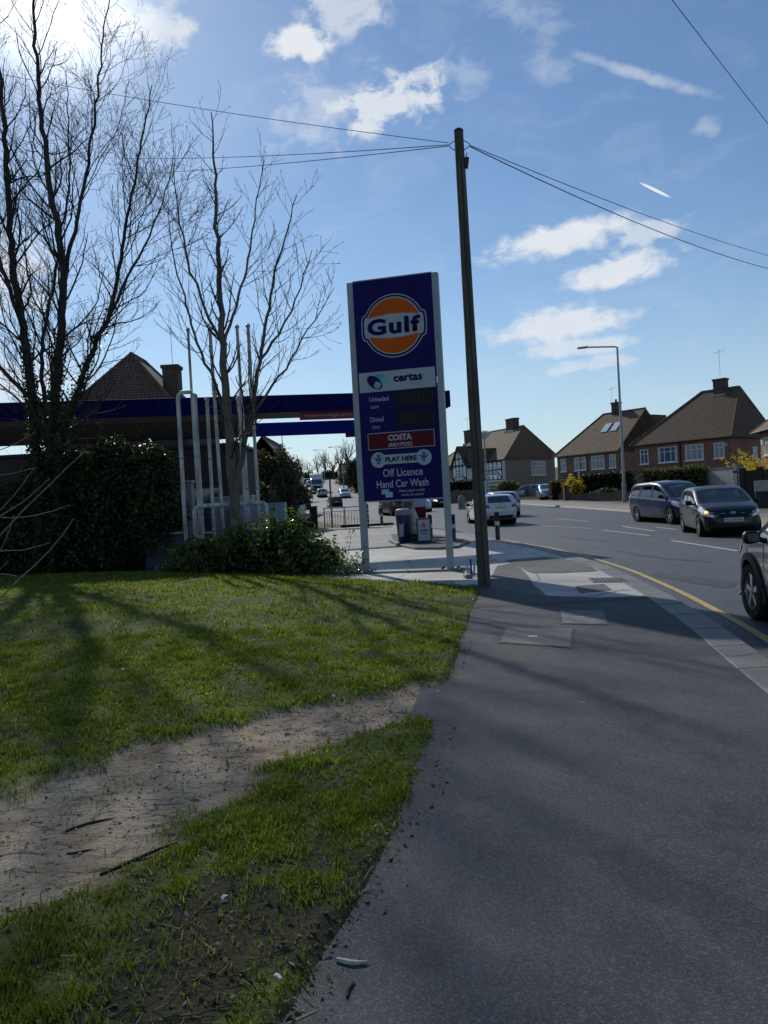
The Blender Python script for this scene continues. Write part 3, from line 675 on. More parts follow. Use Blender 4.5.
sign = empty('price_sign', smid, sang, 'tall navy fuel price sign on two pale metal posts', 'sign')
ZB, ZT = 1.56, 6.22
for s_ in (-1, 1):
    p = MB().box((s_*SW/2, 0, (ZT+.01)/2), (.13, .17, ZT+.0)).build('post', M_alu, sign, bevel=.012)
    bp = MB().box((0, 0, .03), (.42, .34, .05)); 
    for a in (-1, 1):
        for c_ in (-1, 1): bp.lathe([(.022, .05), (.022, .09), (.012, .11)], 6, (a*.16, c_*.12, 0))
    o = bp.build('base_plate', M_iron, p); o.location = (s_*SW/2, 0, 0)
PWD = SW-.135
panel = MB().box((0, 0, (ZB+ZT)/2), (PWD, .15, ZT-ZB)).build('panel', M_navy, sign)
mb = MB()
for z in (ZT+.012, ZB-.012): MB().box((0, 0, z), (PWD, .165, .022)).build('edge_trim', M_alu, panel)
H_ = ZT-ZB
yF = -.076
def zz(v): return ZT-v*H_
def fl(polys, y, mat, name, parent=None, t=.004):
    mb = MB()
    for p in (polys if isinstance(polys[0][0], (list, tuple)) else [polys]): mb.flat(p, y, t)
    return mb.build(name, mat, parent or panel)
# roundel: circle with side shoulders, in layers from the panel outwards
LZ = zz(.215); LR = .665
def roundel(r_, bw, bh):
    # outline: circle of radius r_ with a wider band of half height bh and half width bw with rounded ends
    pts = []
    a1 = math.asin(bh/r_)
    for i in range(25):
        a = a1+(math.pi-2*a1)*i/24; pts.append((r_*math.cos(a), LZ+r_*math.sin(a)))
    rr = bw-math.sqrt(r_*r_-bh*bh); k = bh
    x0 = -math.sqrt(r_*r_-bh*bh)
    for i in range(1, 12):
        a = math.pi/2+math.pi*i/12; ca, sa = math.cos(a), math.sin(a)
        pts.append((x0+rr*math.copysign(abs(ca)**.6, ca), LZ+k*math.copysign(abs(sa)**.6, sa)))
    for i in range(25):
        a = math.pi+a1+(math.pi-2*a1)*i/24; pts.append((r_*math.cos(a), LZ+r_*math.sin(a)))
    for i in range(1, 12):
        a = -math.pi/2+math.pi*i/12; ca, sa = math.cos(a), math.sin(a)
        pts.append((-x0+rr*math.copysign(abs(ca)**.6, ca), LZ+k*math.copysign(abs(sa)**.6, sa)))
    return pts
logo = fl(roundel(LR, .705, .275), yF, M_wht, 'roundel_emblem')
fl(roundel(LR-.022, .683, .255), yF-.005, M_navy2, 'emblem_border', logo)
fl(roundel(LR-.062, .643, .225), yF-.010, M_wht, 'emblem_field', logo)
bb = .20; ro = LR-.088
for s_ in (1, -1):
    a0 = math.asin(bb/ro)
    arc = [(ro*math.cos(a0+(math.pi-2*a0)*i/28), LZ+s_*ro*math.sin(a0+(math.pi-2*a0)*i/28)) for i in range(29)]
    low_ = [(-ro*math.cos(a0)+2*ro*math.cos(a0)*i/12, LZ+s_*(bb+.055*math.sin(math.pi*i/12))) for i in range(1, 12)]
    fl((arc+low_)[::s_], yF-.015, M_orange, 'emblem_segment', logo)
text('Gulf', 1.15, .345, M_navy2, logo, 0, LZ, yF-.016, .042, gap=1.13)
# white energy panel
wp = fl(rect(-PWD/2+.03, zz(.505), PWD/2-.03, zz(.415)), yF, M_wht, 'white_panel')
cx, cz = -.42, zz(.461)
fl([circ(cx+.05, cz+.035, .125, .125)], yF-.006, M_grn, 'leaf_emblem', wp)
fl([[(cx+.05+ (x_*.8-z_*.6), cz-.02+(x_*.6+z_*.8)) for x_, z_ in circ(.06, -.02, .10, .07)]], yF-.010, M_grn2, 'leaf_emblem', wp)
fl([[(cx-.06+(x_*.75+z_*.66), cz-.01+(-x_*.66+z_*.75)) for x_, z_ in circ(0, 0, .19, .115)]], yF-.014, M_navy2, 'leaf_emblem', wp)
fl([circ(cx-.0, cz-.07, .075, .075)], yF-.018, M_grn2, 'leaf_emblem', wp)
text('c', .09, .10, M_wht, wp, cx-.02, cz-.055, yF-.022, .05)
text('certas', .62, .155, M_navy2, wp, .24, zz(.452), yF-.006, .035)
text('energy', .25, .07, M_grn2, wp, .42, zz(.483), yF-.006, .0)
# prices
for lab, v0, v1, wl in (('Unleaded', .538, .572, .42), ('Diesel', .630, .664, .29)):
    text(lab, wl, .105 if lab == 'Diesel' else .10, M_txt, panel, -.62, zz(v0), yF, .012, align='L')
    text('Litre', .17, .075, M_txt, panel, -.59, zz(v1), yF, .01, align='L')
    dp = fl(rect(-.08, zz(v0+.045), .74, zz(v0-.030)), yF, M_blk, 'price_display')
    zc = zz(v0+.0075)
    for k in range(4):
        mb = MB(); xk = .05+k*.195; w_, h_ = .115, .23; tk = .028
        for (x0, z0, x1, z1) in ((xk, zc+h_/2-tk, xk+w_, zc+h_/2), (xk, zc-tk/2, xk+w_, zc+tk/2), (xk, zc-h_/2, xk+w_, zc-h_/2+tk),
                                 (xk-.004-tk*.5, zc+.018, xk+tk*.5-.004, zc+h_/2-.034), (xk-.004-tk*.5, zc-h_/2+.034, xk+tk*.5-.004, zc-.018), (xk+w_-tk*.5+.004, zc+.018, xk+w_+tk*.5+.004, zc+h_/2-.034), (xk+w_-tk*.5+.004, zc-h_/2+.034, xk+w_+tk*.5+.004, zc-.018)):
            mb.flat(rect(x0, z0, x1, z1), yF-.006, .002)
        mb.build('digit', M_seg, dp)
# coffee panel
rp = fl(rect(-.70, zz(.768), .74, zz(.692)), yF, M_wht, 'coffee_panel')
rp2 = fl(rect(-.685, zz(.765), .725, zz(.695)), yF-.005, M_red, 'panel_face', rp)
text('COSTA', .52, .135, M_txt, rp, 0, zz(.718), yF-.010, .05)
text('EXPRESS', .40, .085, M_txt, rp, .065, zz(.7505), yF-.010, .015, shear=.15)
mb = MB()
for k in range(3): mb.flat([(-.26+k*.04, zz(.7585)), (-.235+k*.04, zz(.7585)), (-.205+k*.04, zz(.743)), (-.23+k*.04, zz(.743))], yF-.010, .004)
mb.build('steam_mark', M_txt, rp)
# lottery bar
def bone(c, r_, hw, hb):
    a = math.asin(hb/r_); pts = []
    for i in range(25):
        an = a+(2*math.pi-2*a)*i/24; pts.append((-c+r_*math.cos(an), r_*math.sin(an)))
    for i in range(25):
        an = math.pi+a+(2*math.pi-2*a)*i/24; pts.append((c+r_*math.cos(an), r_*math.sin(an)))
    return pts
zc = zz(.815)
bn = fl([(x_+.0, zc+z_) for x_, z_ in bone(.49, .165, .49, .10)], yF, M_wht, 'play_here_plate')
text('PLAY HERE', .68, .105, M_navy2, bn, 0, zc, yF-.005, .04)
for s_ in (-1, 1):
    mb = MB(); ox = s_*.49
    for (x0, z0, x1, z1, w_) in ((-.05, .0, .035, .11, .03), (.05, .0, -.03, .115, .03), (-.055, -.005, .055, -.005, .05), (-.02, .02, -.10, .045, .022), (.03, .02, .085, .05, .022)):
        d = Vector((x1-x0, z1-z0, 0)).normalized()*w_/2
        mb.flat([(ox+x0+d.y, zc+z0-d.x), (ox+x1+d.y, zc+z1-d.x), (ox+x1-d.y, zc+z1+d.x), (ox+x0-d.y, zc+z0+d.x)], yF-.005-random.random()*.002, .003)
    mb.flat(circ(ox, zc-.065, .04, .022, 12), yF-.0052, .003)
    mb.build('hand_emblem', M_blueink, bn)
text('Off Licence', .86, .17, M_txt, panel, .02, zz(.876), yF, .014)
text('Hand Car Wash', 1.12, .165, M_txt, panel, 0, zz(.926), yF, .014)
text('Most major credit', .55, .075, M_txt, panel, .20, zz(.962), yF, .004)
text('cards accepted', .47, .07, M_txt, panel, .20, zz(.980), yF, .004)
fl([rect(-.46, zz(.972), -.30, zz(.950))], yF, M_txt, 'card_symbol'); fl([rect(-.38, zz(.987), -.22, zz(.962))], yF-.005, M_cyan, 'card_symbol')
# lock on the right edge of the frame
MB().box((PWD/2+.01, -.088, zz(.475)), (.03, .02, .13)).build('latch', M_paper, sign)
# concrete footing strip between the posts
ft = MB().box((0, .02, 0), (SW+.5, .42, .09)).build('sign_footing', M_conc, None, bevel=.02); ft.location = smid+Vector((0, 0, .02)); ft.rotation_euler.z = sang
tag(ft, 'low concrete footing strip under the fuel price sign', 'footing')
mb = MB()
for i in range(5): mb.box((.02+.05*math.sin(i*1.1), -i*.33, .03), (.13, .30, .09), rz=-.1-.2*math.sin(i), rx=.04*(i % 2))
o = mb.build('edging_stone', M_kerb, None, bevel=.03); o.location = at(462, 15.6, FT); tag(o, 'curved row of rough edging stones by the right sign post', 'edging')

# ================================================================== TELEGRAPH POLE AND CABLES
def woodmat():
    m, t, b = newmat('pole_wood'); v = coords(t)
    n = noise(t, v, 3, 6, .65, 0, (9, 9, .35)); n2 = noise(t, v, 1.1, 4, .6)
    c = mix(t, smooth_n(t, n, .3, .7), (.038, .032, .026), (.12, .105, .085)); c = mix(t, math_n(t, 'MULTIPLY', smooth_n(t, n2, .45, .7), .6), c, (.022, .02, .017))
    t.links.new(c, b.inputs['Base Color']); b.inputs['Roughness'].default_value = .9; bump(t, b, n, .8, .02); return m
M_pole = woodmat()
M_steel = pm('galv_steel', (.30, .31, .32), .5, .25, 8, metal=.6)
M_dk = pm('dark_fitting', (.02, .02, .022), .6, .3, 10)
M_cable = pm('cable_black', (.025, .028, .035), .6, .2, 5)
pb = Vector((1.63, 12.85, FT-.3)); ztop = zof(458, 131, 12.85)
pole = empty('telegraph_pole', (pb.x, pb.y, FT-.02), 0, 'tall weathered wooden telegraph pole at the corner of the lawn', 'pole')
PH = ztop-FT+.02
xtop = (P3(458.5, 131, 12.85).x - pb.x)
mb = MB(); k = 14
mb.tube([(xtop*i/k, .0, -.25+(PH+.25)*i/k) for i in range(k+1)], [.112-.034*i/k+random.uniform(-.0015, .0015) for i in range(k+1)], 20)
mb.build('shaft', M_pole, pole, smooth=True)
MB().lathe([(.080, PH-.02), (.082, PH+.01), (.05, PH+.035)], 20, (xtop, 0, 0)).build('cap', M_dk, pole)
for s_ in (-1, 1):
    pts = [Vector((xtop+s_*(.07+.10*math.sin(math.pi*i/10)), -.02, PH-.17-.16*i/10)) for i in range(11)]
    MB().tube(pts, .007, 6).build('cable_ring', M_dk, pole)
mb = MB().box((xtop+.10, -.03, PH-.55), (.07, .09, .17), ry=.15); mb.tube([(xtop+.10, -.03, PH-.44), (xtop+.12, -.03, PH-.38)], .012, 6)
mb.build('junction_box', M_dk, pole, bevel=.01)
MB().tube([(.0+xtop*i/12*.99, -.112+.032*i/12, .1+i*(PH-.6)/12) for i in range(13)], .010, 6).build('cable_conduit', M_dk, pole, smooth=True)
ptop = Vector((pb.x+xtop, pb.y, FT-.02+PH))
def cable(a, b, sag, label, r_=.009, n=28):
    r_ *= .72
    pts = []
    for i in range(n+1):
        t_ = i/n; p = a.lerp(b, t_); p.z -= sag*4*t_*(1-t_); pts.append(p)
    o = MB().tube(pts, r_, 5).build('overhead_cable', M_cable, None, smooth=True)
    tag(o, label, 'cable', 'overhead cables of the telegraph pole')
cable(ptop+Vector((-.17, 0, -.19)), P3(-60, 62, 17), .10, 'uppermost overhead cable running left from the pole top to the treetops', .008)
cable(ptop+Vector((-.18, 0, -.22)), P3(60, 155, 30), .18, 'nearly level middle overhead cable running left from the pole', .010)
cable(ptop+Vector((-.18, 0, -.24)), P3(30, 172, 34), .25, 'lowest overhead cable running left behind the smaller bare tree', .010)
cable(ptop+Vector((.18, 0, -.25)), P3(860, 273, 36), .42, 'upper of the two overhead cables running right from the pole', .010)
cable(ptop+Vector((.18, 0, -.27)), P3(860, 281, 33), .62, 'lower and thicker of the two overhead cables running right from the pole', .013)
cable(P3(625, -62, 9.5), P3(880, 260, 26), .12, 'single overhead cable crossing the top right corner of the sky', .008)

# ================================================================== BOLLARDS, A-BOARD, BIN, ISLAND
M_blackp = pm('bollard_black', (.018, .018, .02), .45, .25, 9, coat=.2)
M_bwhite = pm('bollard_band', (.55, .55, .53), .5, .2, 9)
def bollard():
    e = empty('bollard')
    MB().lathe([(.085, -.1), (.085, .02), (.078, .03), (.078, .88), (.082, .885), (.082, .93), (.070, .955), (.03, .97)], 18).build('body', M_blackp, e, smooth=True)
    MB().lathe([(.0795, .50), (.0815, .505), (.0815, .63), (.0795, .635)], 18).build('reflective_band', M_bwhite, e, smooth=True)
    return e
b0 = bollard()
for i, (px, D, lab) in enumerate([(498, 25.4, 'black bollard right of the telegraph pole, in front of the white car'), (454, 25.1, 'black bollard just right of the price sign post'), (431, 26.4, 'black bollard behind the white advertising board'), (382, 41.2, 'lone black bollard standing beyond the forecourt, left of the litter bin')]):
    b_ = b0 if i == 0 else copy_tree(b0)
    p = at(px, D, FT-.01+h(D)); b_.location = p; tag(b_, lab, 'bollard', 'black bollards around the forecourt entrance')
# raised island with pale kerb
isl = [tuple(p)[:2] for p in [Gp(388, 537), Gp(389, 543), Gp(398, 548), Gp(415, 551.5), Gp(440, 551.5), Gp(458, 550), Gp(470, 545), Gp(455, 540), Gp(420, 536)]]
ic = sum((Vector((a, b, 0)) for a, b in isl), Vector())/len(isl)
e = empty('kerbed_island', (ic.x, ic.y, FT-.02), 0, 'low kerbed island carrying the bollards and the bin', 'kerb island')
MB().prism([((a-ic.x), (b-ic.y)) for a, b in isl], -.03, .10).build('kerb_ring', M_kerb, e, bevel=.02)
MB().prism([((a-ic.x)*.88, (b-ic.y)*.93) for a, b in isl], .0, .106).build('infill', M_foot, e)
IZ = FT+.085
# advertising board
p = at(424.5, 24.9, IZ)
ab = empty('advertising_board', (p.x, p.y, p.z), R(2), 'white pavement advertising board in a dark frame with red ring', 'advertising board')
mb = MB(); mb.box((0, -.06, .40), (.46, .03, .80), rx=R(-6)); mb.build('frame', M_blackp, ab, bevel=.01)
MB().box((0, .10, .40), (.46, .03, .80), rx=R(8)).build('back_leaf', M_blackp, ab)
pn = MB().box((0, 0, 0), (.38, .008, .68)).build('poster', M_wht, ab); pn.location = (0, -.08, .41); pn.rotation_euler.x = R(-6)
ring = [circ(0, .17, .075), ]
MB().flat(circ(0, .17, .078), -.006, .003).build('ring_emblem', pm('ad_red', (.42, .03, .05), .5), pn); MB().flat(circ(0, .17, .045), -.010, .003).build('ring_centre', M_wht, pn)
MB().flat(circ(0, .17, .02), -.014, .003).build('ring_dot', M_blueink, pn)
text('LAUNDRY', .29, .07, M_navy2, pn, 0, -.01, -.006, .03); MB().flat(rect(-.12, -.135, .12, -.105), -.006, .003).build('text_line', M_blueink, pn)
MB().box((0, .02, .03), (.50, .34, .06)).build('ballast_foot', M_blackp, ab, bevel=.01)
# litter bin with hood
M_binblue = pm('bin_navy', (.012, .014, .07), .45, .2, 6, coat=.2); M_bingrey = pm('bin_grey', (.20, .21, .23), .5, .2, 6)
p = at(404.5, 25.6, IZ)
bn_ = empty('litter_bin', p, R(12), 'navy litter bin with grey hood on the kerbed island', 'bin')
MB().lathe([(.18, 0), (.21, .05), (.25, .85), (.25, .92)], 24).build('body', M_binblue, bn_, smooth=True)
MB().lathe([(.26, .92), (.265, .98), (.25, 1.06), (.24, 1.10), (.16, 1.14)], 24).build('hood', M_bingrey, bn_, smooth=True)
MB().box((-.13, -.20, .45), (.15, .02, .5), rz=-.6, rx=-.08).build('white_label', M_wht, bn_)
# sacks and planter beside the bin
p = at(415, 25.9, IZ)
sk = MB(); 
sk.lathe([(.20, .0), (.235, .12), (.215, .35), (.15, .60), (.07, .78), (.05, .86), (.09, .93)], 14)
for i, v_ in enumerate(sk.v):
    n_ = mnoise.noise(Vector(v_)*6); sk.v[i] = (v_[0]*(1+.22*n_), v_[1]*(1+.22*n_), v_[2])
o = sk.build('tied_sack', pm('sack_canvas', (.45, .41, .34), .9, .3, 8, .3), None, smooth=True); o.location = (p.x, p.y, p.z+.26); tag(o, 'pale tied sack standing on a dark crate between bin and advertising board', 'sack')
o = MB().b2((-.27, -.2, 0), (.27, .2, .25)).b2((-.29, -.22, .21), (.29, .22, .262)).build('dark_crate', M_blackp, None, bevel=.01); o.location = p; tag(o, 'dark crate under the pale tied sack', 'crate')
# air and water unit standing behind them
p = at(409, 28.5, FT-.02)
au = empty('air_unit', p, R(8), 'dark upright air and water unit with pale top behind the litter bin', 'air machine')
MB().box((0, 0, .72), (.30, .3, 1.44)).build('cabinet', pm('unit_grey', (.05, .052, .06), .5, .2, 5), au, bevel=.02); MB().box((.0, 0, 1.52), (.34, .34, .16)).build('cap', M_bingrey, au, bevel=.02)
MB().box((0, -.155, 1.15), (.2, .02, .3)).build('dial_panel', M_blueink, au); MB().tube([(.16, -.1, 1.2), (.26, -.16, .9), (.24, -.18, .5), (.17, -.14, .4)], .018, 6).build('hose', M_dk, au, smooth=True)
p = at(421.5, 28.9, FT-.02)
o = empty('air_unit', p, R(-5), 'pale blue upright vacuum unit with a red lower body, behind the advertising board', 'vacuum machine')
MB().box((0, 0, .62), (.44, .4, 1.24)).build('cabinet', M_red, o, bevel=.03); MB().box((0, 0, 1.40), (.55, .46, .36)).build('cap', pm('unit_blue', (.30, .42, .55), .4), o, bevel=.04)
# hazard slats leaning beside the pole
e = empty('hazard_marker', at(471, 14.6, FT), R(-10), 'two leaning blue and white marker slats beside the pole foot', 'marker')
for k_, mm in ((0, M_wht), (1, M_blueink), (2, M_wht)): MB().box((k_*.065-.06, k_*.03, .16), (.04, .012, .33), ry=-.12+.10*k_).build('slat', mm, e)

# ================================================================== CANOPY AND FILLING STATION
M_fascia = tiles('fascia_blue', (.006, .015, .19), (.007, .017, .215), 2.4, 60, (.003, .004, .05), ms=.018, axis='XY', bmp=.2, spec=.12)
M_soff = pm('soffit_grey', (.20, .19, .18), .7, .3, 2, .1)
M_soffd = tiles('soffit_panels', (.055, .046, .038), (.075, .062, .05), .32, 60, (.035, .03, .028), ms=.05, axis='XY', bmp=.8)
cz0, cz1 = 4.50, 5.03
xe = P3(447, 400, 24.4).x; CANG = R(10.9)
can = empty('canopy', (xe, 24.4, FT-.03), CANG, 'long blue filling station canopy with a grey soffit', 'canopy')
Y0 = 24.6
def fas(lo, hi, name='fascia', mat=M_fascia): return MB().b2((lo[0]-xe, lo[1]-Y0, lo[2]-FT), (hi[0]-xe, hi[1]-Y0, hi[2]-FT)).build(name, mat, can, bevel=.03)
fas((-24, 24.6, cz0), (xe, 24.72, cz1)); fas((xe-.0, 24.6, cz0), (xe+.12, 32.6, cz1)); fas((-24, 32.5, cz0), (xe, 32.62, cz1+.02)); fas((-24.12, 24.6, cz0), (-24, 32.6, cz1))
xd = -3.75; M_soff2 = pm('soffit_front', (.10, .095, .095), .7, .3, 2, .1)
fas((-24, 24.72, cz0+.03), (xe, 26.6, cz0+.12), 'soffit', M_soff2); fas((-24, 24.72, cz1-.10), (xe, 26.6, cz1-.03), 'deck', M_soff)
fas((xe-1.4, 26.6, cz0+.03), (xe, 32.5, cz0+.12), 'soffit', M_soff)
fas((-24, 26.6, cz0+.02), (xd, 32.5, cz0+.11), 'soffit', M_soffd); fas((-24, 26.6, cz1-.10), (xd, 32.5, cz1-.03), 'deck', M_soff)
for x_, y_ in ((-12.7, 29.0), (-20, 28.5), (xe-.7, 31.6)):
    if x_ > 0: continue
    fas((x_-.15, y_-.15, FT), (x_+.15, y_+.15, cz0+.05), 'column', M_bingrey)
# hanging height limit sign
def canp(px):
    # point under the front edge of the canopy in photo column px
    k = 0; x_ = 0
    for k in range(30): p_ = at(px, 24.7+(x_-xe)*math.tan(CANG), 4.4); x_ = p_.x
    return p_
a, b_ = canp(299), canp(359)
hs = empty('height_sign', ((a.x+b_.x)/2, (a.y+b_.y)/2, 4.36), CANG, 'red maximum height sign hanging under the blue canopy', 'sign')
MB().box((0, 0, 0), (b_.x-a.x, .05, .25)).build('board', pm('height_red', (.24, .012, .015), .4), hs, bevel=.01)
text('Maximum Height 3.7m', 1.48, .115, M_txt, hs, -.05, 0, -.026, .012)
for s_ in (-.8, .8): MB().box((s_, 0, .15), (.04, .04, .12)).build('bracket', M_steel, hs)
o = MB().box((0, 0, 0), (.55, .3, .16)).box((0, 0, .09), (.2, .2, .06)).build('flood_light', M_red, None, bevel=.02); o.location = P3(352, 435, 32.7); tag(o, 'small dark red lamp housing under the far canopy edge', 'lamp')
# vent pipes
M_pipe = pm('vent_pipe_white', (.50, .50, .48), .55, .4, 2, .05, col2=(.22, .20, .165), stretch=(4, 4, .6))
def pipe(px0, py0, px1, py1, D, r_, label, elbow=None):
    r_ *= .85
    t_ = P3(px1, py1, D); bt = at(px0, D, .02)
    e = empty('vent_pipe', bt, 0, label, 'vent pipe', 'white tank vent pipes')
    tp = t_-bt
    mb = MB().tube([Vector((0, 0, 0)), tp*.5, tp], [r_, r_, r_], 14); mb.build('riser', M_pipe, e, smooth=True)
    MB().lathe([(r_+.025, 0), (r_+.025, .06)], 14).build('base_flange', M_steel, e)
    for k_ in (.33, .66): c_ = tp*k_; MB().lathe([(r_+.006, c_.z-.03), (r_+.006, c_.z+.03)], 14, (c_.x, c_.y, 0)).build('clamp', M_steel, e)
    if elbow is not None:
        q_ = [tp+Vector((0, 0, -.02)), tp+Vector((.02, 0, .10)), tp+Vector((.10, 0, .16)), tp+Vector((elbow-.05, 0, .16))]
        MB().tube(q_, r_, 12).build('elbow', M_pipe, e, smooth=True)
    else: MB().lathe([(r_+.02, 0), (r_+.02, .05), (r_*.5, .09)], 12, tuple(tp)).build('vent_cap', M_steel, e)
pipe(188, 535, 178, 399, 19.2, .062, 'thickest leftmost vent pipe, joined across its top to the next', .42)
pipe(204, 540, 194, 397, 19.2, .085, 'thick vent pipe second from the left, capped short below the canopy top')
pipe(202, 540, 188, 331, 19.9, .04, 'thin tall vent pipe standing behind the two thick ones')
pipe(216, 540, 207, 401, 19.4, .055, 'short slim vent pipe third from the left below canopy level')
pipe(226, 535, 210, 331, 19.6, .052, 'tall vent pipe left of the smaller tree trunk')
pipe(252, 535, 237, 328, 19.8, .048, 'tall vent pipe directly behind the smaller tree trunk')
pipe(249, 530, 238, 400, 20.4, .05, 'short vent pipe hidden partly by the smaller tree trunk')
pipe(262, 535, 248, 327, 19.7, .05, 'rightmost tall vent pipe, right of the smaller tree trunk')
def hoop(px0, px1, D, zt, label):
    a, b_ = at(px0, D, .02), at(px1, D, .02); w_ = b_.x-a.x
    pts = [Vector((0, 0, 0)), Vector((-.02, 0, zt-.14))]+[Vector((.12-.12*math.cos(R(k_)), 0, zt-.12+.12*math.sin(R(k_)))) for k_ in (15, 45, 75, 90)]
    pts += [Vector((w_-.12+.12*math.sin(R(k_)), 0, zt-.12+.12*math.cos(R(k_)))) for k_ in (0, 15, 45, 75, 90)]+[Vector((w_, 0, 0))]
    o = MB().tube(pts, .055, 12).build('hoop_barrier', M_pipe, None, smooth=True); o.location = a; tag(o, label, 'barrier')
hoop(199, 270, 18.9, 1.68, 'white tubular hoop barrier in front of the vent pipes')
# clutter beside the pipes
def boxy(px, D, z0, w_, d_, h__, mat, name, label, cat, rz=0, lid=None):
    e = empty(name, at(px, D, z0), rz, label, cat)
    MB().b2((-w_/2, -d_/2, 0), (w_/2, d_/2, h__)).build('body', mat, e, bevel=.02)
    if lid: MB().b2((-w_/2-.03, -d_/2-.03, h__+.002), (w_/2+.03, d_/2+.03, h__+.07)).build('lid', lid, e, bevel=.015)
    MB().box((0, -d_/2-.004, h__*.6), (w_*.7, .012, h__*.4)).build('panel', M_dk if mat is M_binblue else M_bingrey, e)
    return e
boxy(238, 23.2, .0, 1.15, .8, 1.9, pm('ice_box', (.33, .33, .32), .5, .2, 3), 'storage_cabinet', 'grey storage cabinet with pale lid behind the vent pipes', 'cabinet', 0, M_wht)
boxy(191, 20.6, 0, .36, .3, 2.35, pm('meter_grey', (.22, .22, .23), .5, .2, 3), 'meter_cabinet', 'slim grey meter cabinet between ivy and vent pipes', 'cabinet', 0, M_steel)
boxy(168, 20.3, 0, 1.0, .6, 1.0, M_binblue, 'blue_crate', 'navy storage box at the right end of the ivy mass', 'box', 0, M_steel)
boxy(178, 22.6, 0, 1.3, .7, 1.15, M_binblue, 'blue_crate', 'navy storage box farther back behind the leftmost vent pipe', 'box', 0, M_dk)
boxy(262, 22.5, 0, 1.6, .5, 1.7, pm('wash_blue', (.16, .25, .38), .5, .2, 3), 'wash_cabinet', 'pale blue cabinet behind the hoop barrier, right of the smaller tree', 'cabinet', 0, None)
# kiosk under the canopy
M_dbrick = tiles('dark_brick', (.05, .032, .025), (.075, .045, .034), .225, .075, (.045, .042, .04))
M_dgl = darkglass('kiosk_glass', (.02, .03, .05))
kx0, kx1, ky0, ky1 = -22, -6.3, 33.4, 39
ki = empty('kiosk', ((kx0+kx1)/2, ky0, h(ky0)), 0, 'dark brick filling station shop under the canopy', 'building')
W2 = (kx1-kx0)/2
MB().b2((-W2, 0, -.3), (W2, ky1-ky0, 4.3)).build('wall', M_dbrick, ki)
MB().b2((-W2-.15, -.15, 4.302), (W2+.15, ky1-ky0+.15, 4.42)).build('roof', M_dk, ki)
for k_ in range(4):
    x_ = W2-2.2-k_*3.6; f_ = MB(); f_.b2((x_-1.4, -.06, .5), (x_+1.4, -.003, .58)).b2((x_-1.4, -.06, 2.4), (x_+1.4, -.003, 2.48)).b2((x_-1.4, -.06, .58), (x_-1.32, -.003, 2.4)).b2((x_+1.32, -.06, .58), (x_+1.4, -.003, 2.4))
    f_ = f_.build('window', M_wht, ki); MB().b2((x_-1.32, -.03, .58), (x_+1.32, -.004, 2.4)).build('pane', M_dgl, f_)
fb = MB().b2((-W2, -.12, 2.75), (W2, -.003, 3.05)).build('fascia_board', pm('kiosk_board', (.03, .027, .03), .6), ki)
dr = MB().b2((W2-.62, -.05, .0), (W2-.12+.0, -.004, 2.1)).build('door', M_binblue, ki); MB().b2((W2-.58, -.09, 1.0), (W2-.54, -.052, 1.2)).build('handle', M_steel, dr)

# ================================================================== HOUSES
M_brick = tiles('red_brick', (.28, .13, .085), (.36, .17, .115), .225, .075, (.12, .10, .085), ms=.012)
M_brickd = tiles('brown_brick', (.075, .042, .030), (.105, .058, .04), .225, .075, (.09, .08, .07), ms=.012)
M_roof1 = tiles('brown_roof_tiles', (.20, .122, .070), (.26, .165, .098), .22, .16, (.035, .028, .022), ms=.03)
M_roof2 = tiles('dark_roof_tiles', (.145, .088, .052), (.19, .12, .072), .22, .16, (.02, .018, .016), ms=.03)
M_dash = pm('pebble_dash', (.33, .29, .25), .95, .25, 3, .3, fine=25)
M_rend = pm('white_render', (.74, .74, .72), .85, .15, 2, .05)
M_upvc = pm('white_window_frame', (.74, .75, .76), .35, .05, 5)
M_timber = pm('black_timber', (.018, .016, .014), .7, .3, 5)
M_pane = darkglass('house_pane', (.05, .075, .11), .05)
M_ridge = pm('ridge_tile', (.13, .085, .06), .85, .3, 4)
M_lead = pm('lead_flashing', (.45, .45, .44), .7, .2, 5)
M_gut = pm('gutter_dark', (.03, .028, .026), .5, .2, 5)
def win(parent, x, z, w_, h__, face='-Y', y=0, bars=2, top=True, sill=True):
    """casement window standing just proud of a wall; face -Y (front) or +X / -X (side)"""
    f = MB(); t_ = .07; d = .05
    f.b2((-w_/2, -d, 0), (w_/2, .0, t_)).b2((-w_/2, -d, h__-t_), (w_/2, 0, h__)).b2((-w_/2, -d, t_), (-w_/2+t_, 0, h__-t_)).b2((w_/2-t_, -d, t_), (w_/2, 0, h__-t_))
    for i in range(1, bars+1):
        xx = -w_/2+w_*i/(bars+1); f.b2((xx-t_*.45, -d+.004, t_), (xx+t_*.45, 0, h__-t_))
    if top: f.b2((-w_/2+t_, -d+.008, h__*.66), (w_/2-t_, 0, h__*.66+t_*.8))
    o = f.build('window', M_upvc, parent)
    MB().b2((-w_/2+.01, -.02, .01), (w_/2-.01, -.002, h__-.01)).build('pane', M_pane, o)
    if sill: MB().b2((-w_/2-.08, -.14, -.09), (w_/2+.08, 0, -.002)).build('sill', M_upvc, o)
    for s_ in (-1, 1): MB().b2((s_*w_*.42-w_*.05, -.024, .05), (s_*w_*.42+w_*.05, -.0205, h__-.05)).build('curtain', M_lead, o)
    o.location = (x, y-.003 if face == '-Y' else y, z)
    if face == '+X': o.rotation_euler.z = R(90)
    if face == '-X': o.rotation_euler.z = R(-90)
    return o
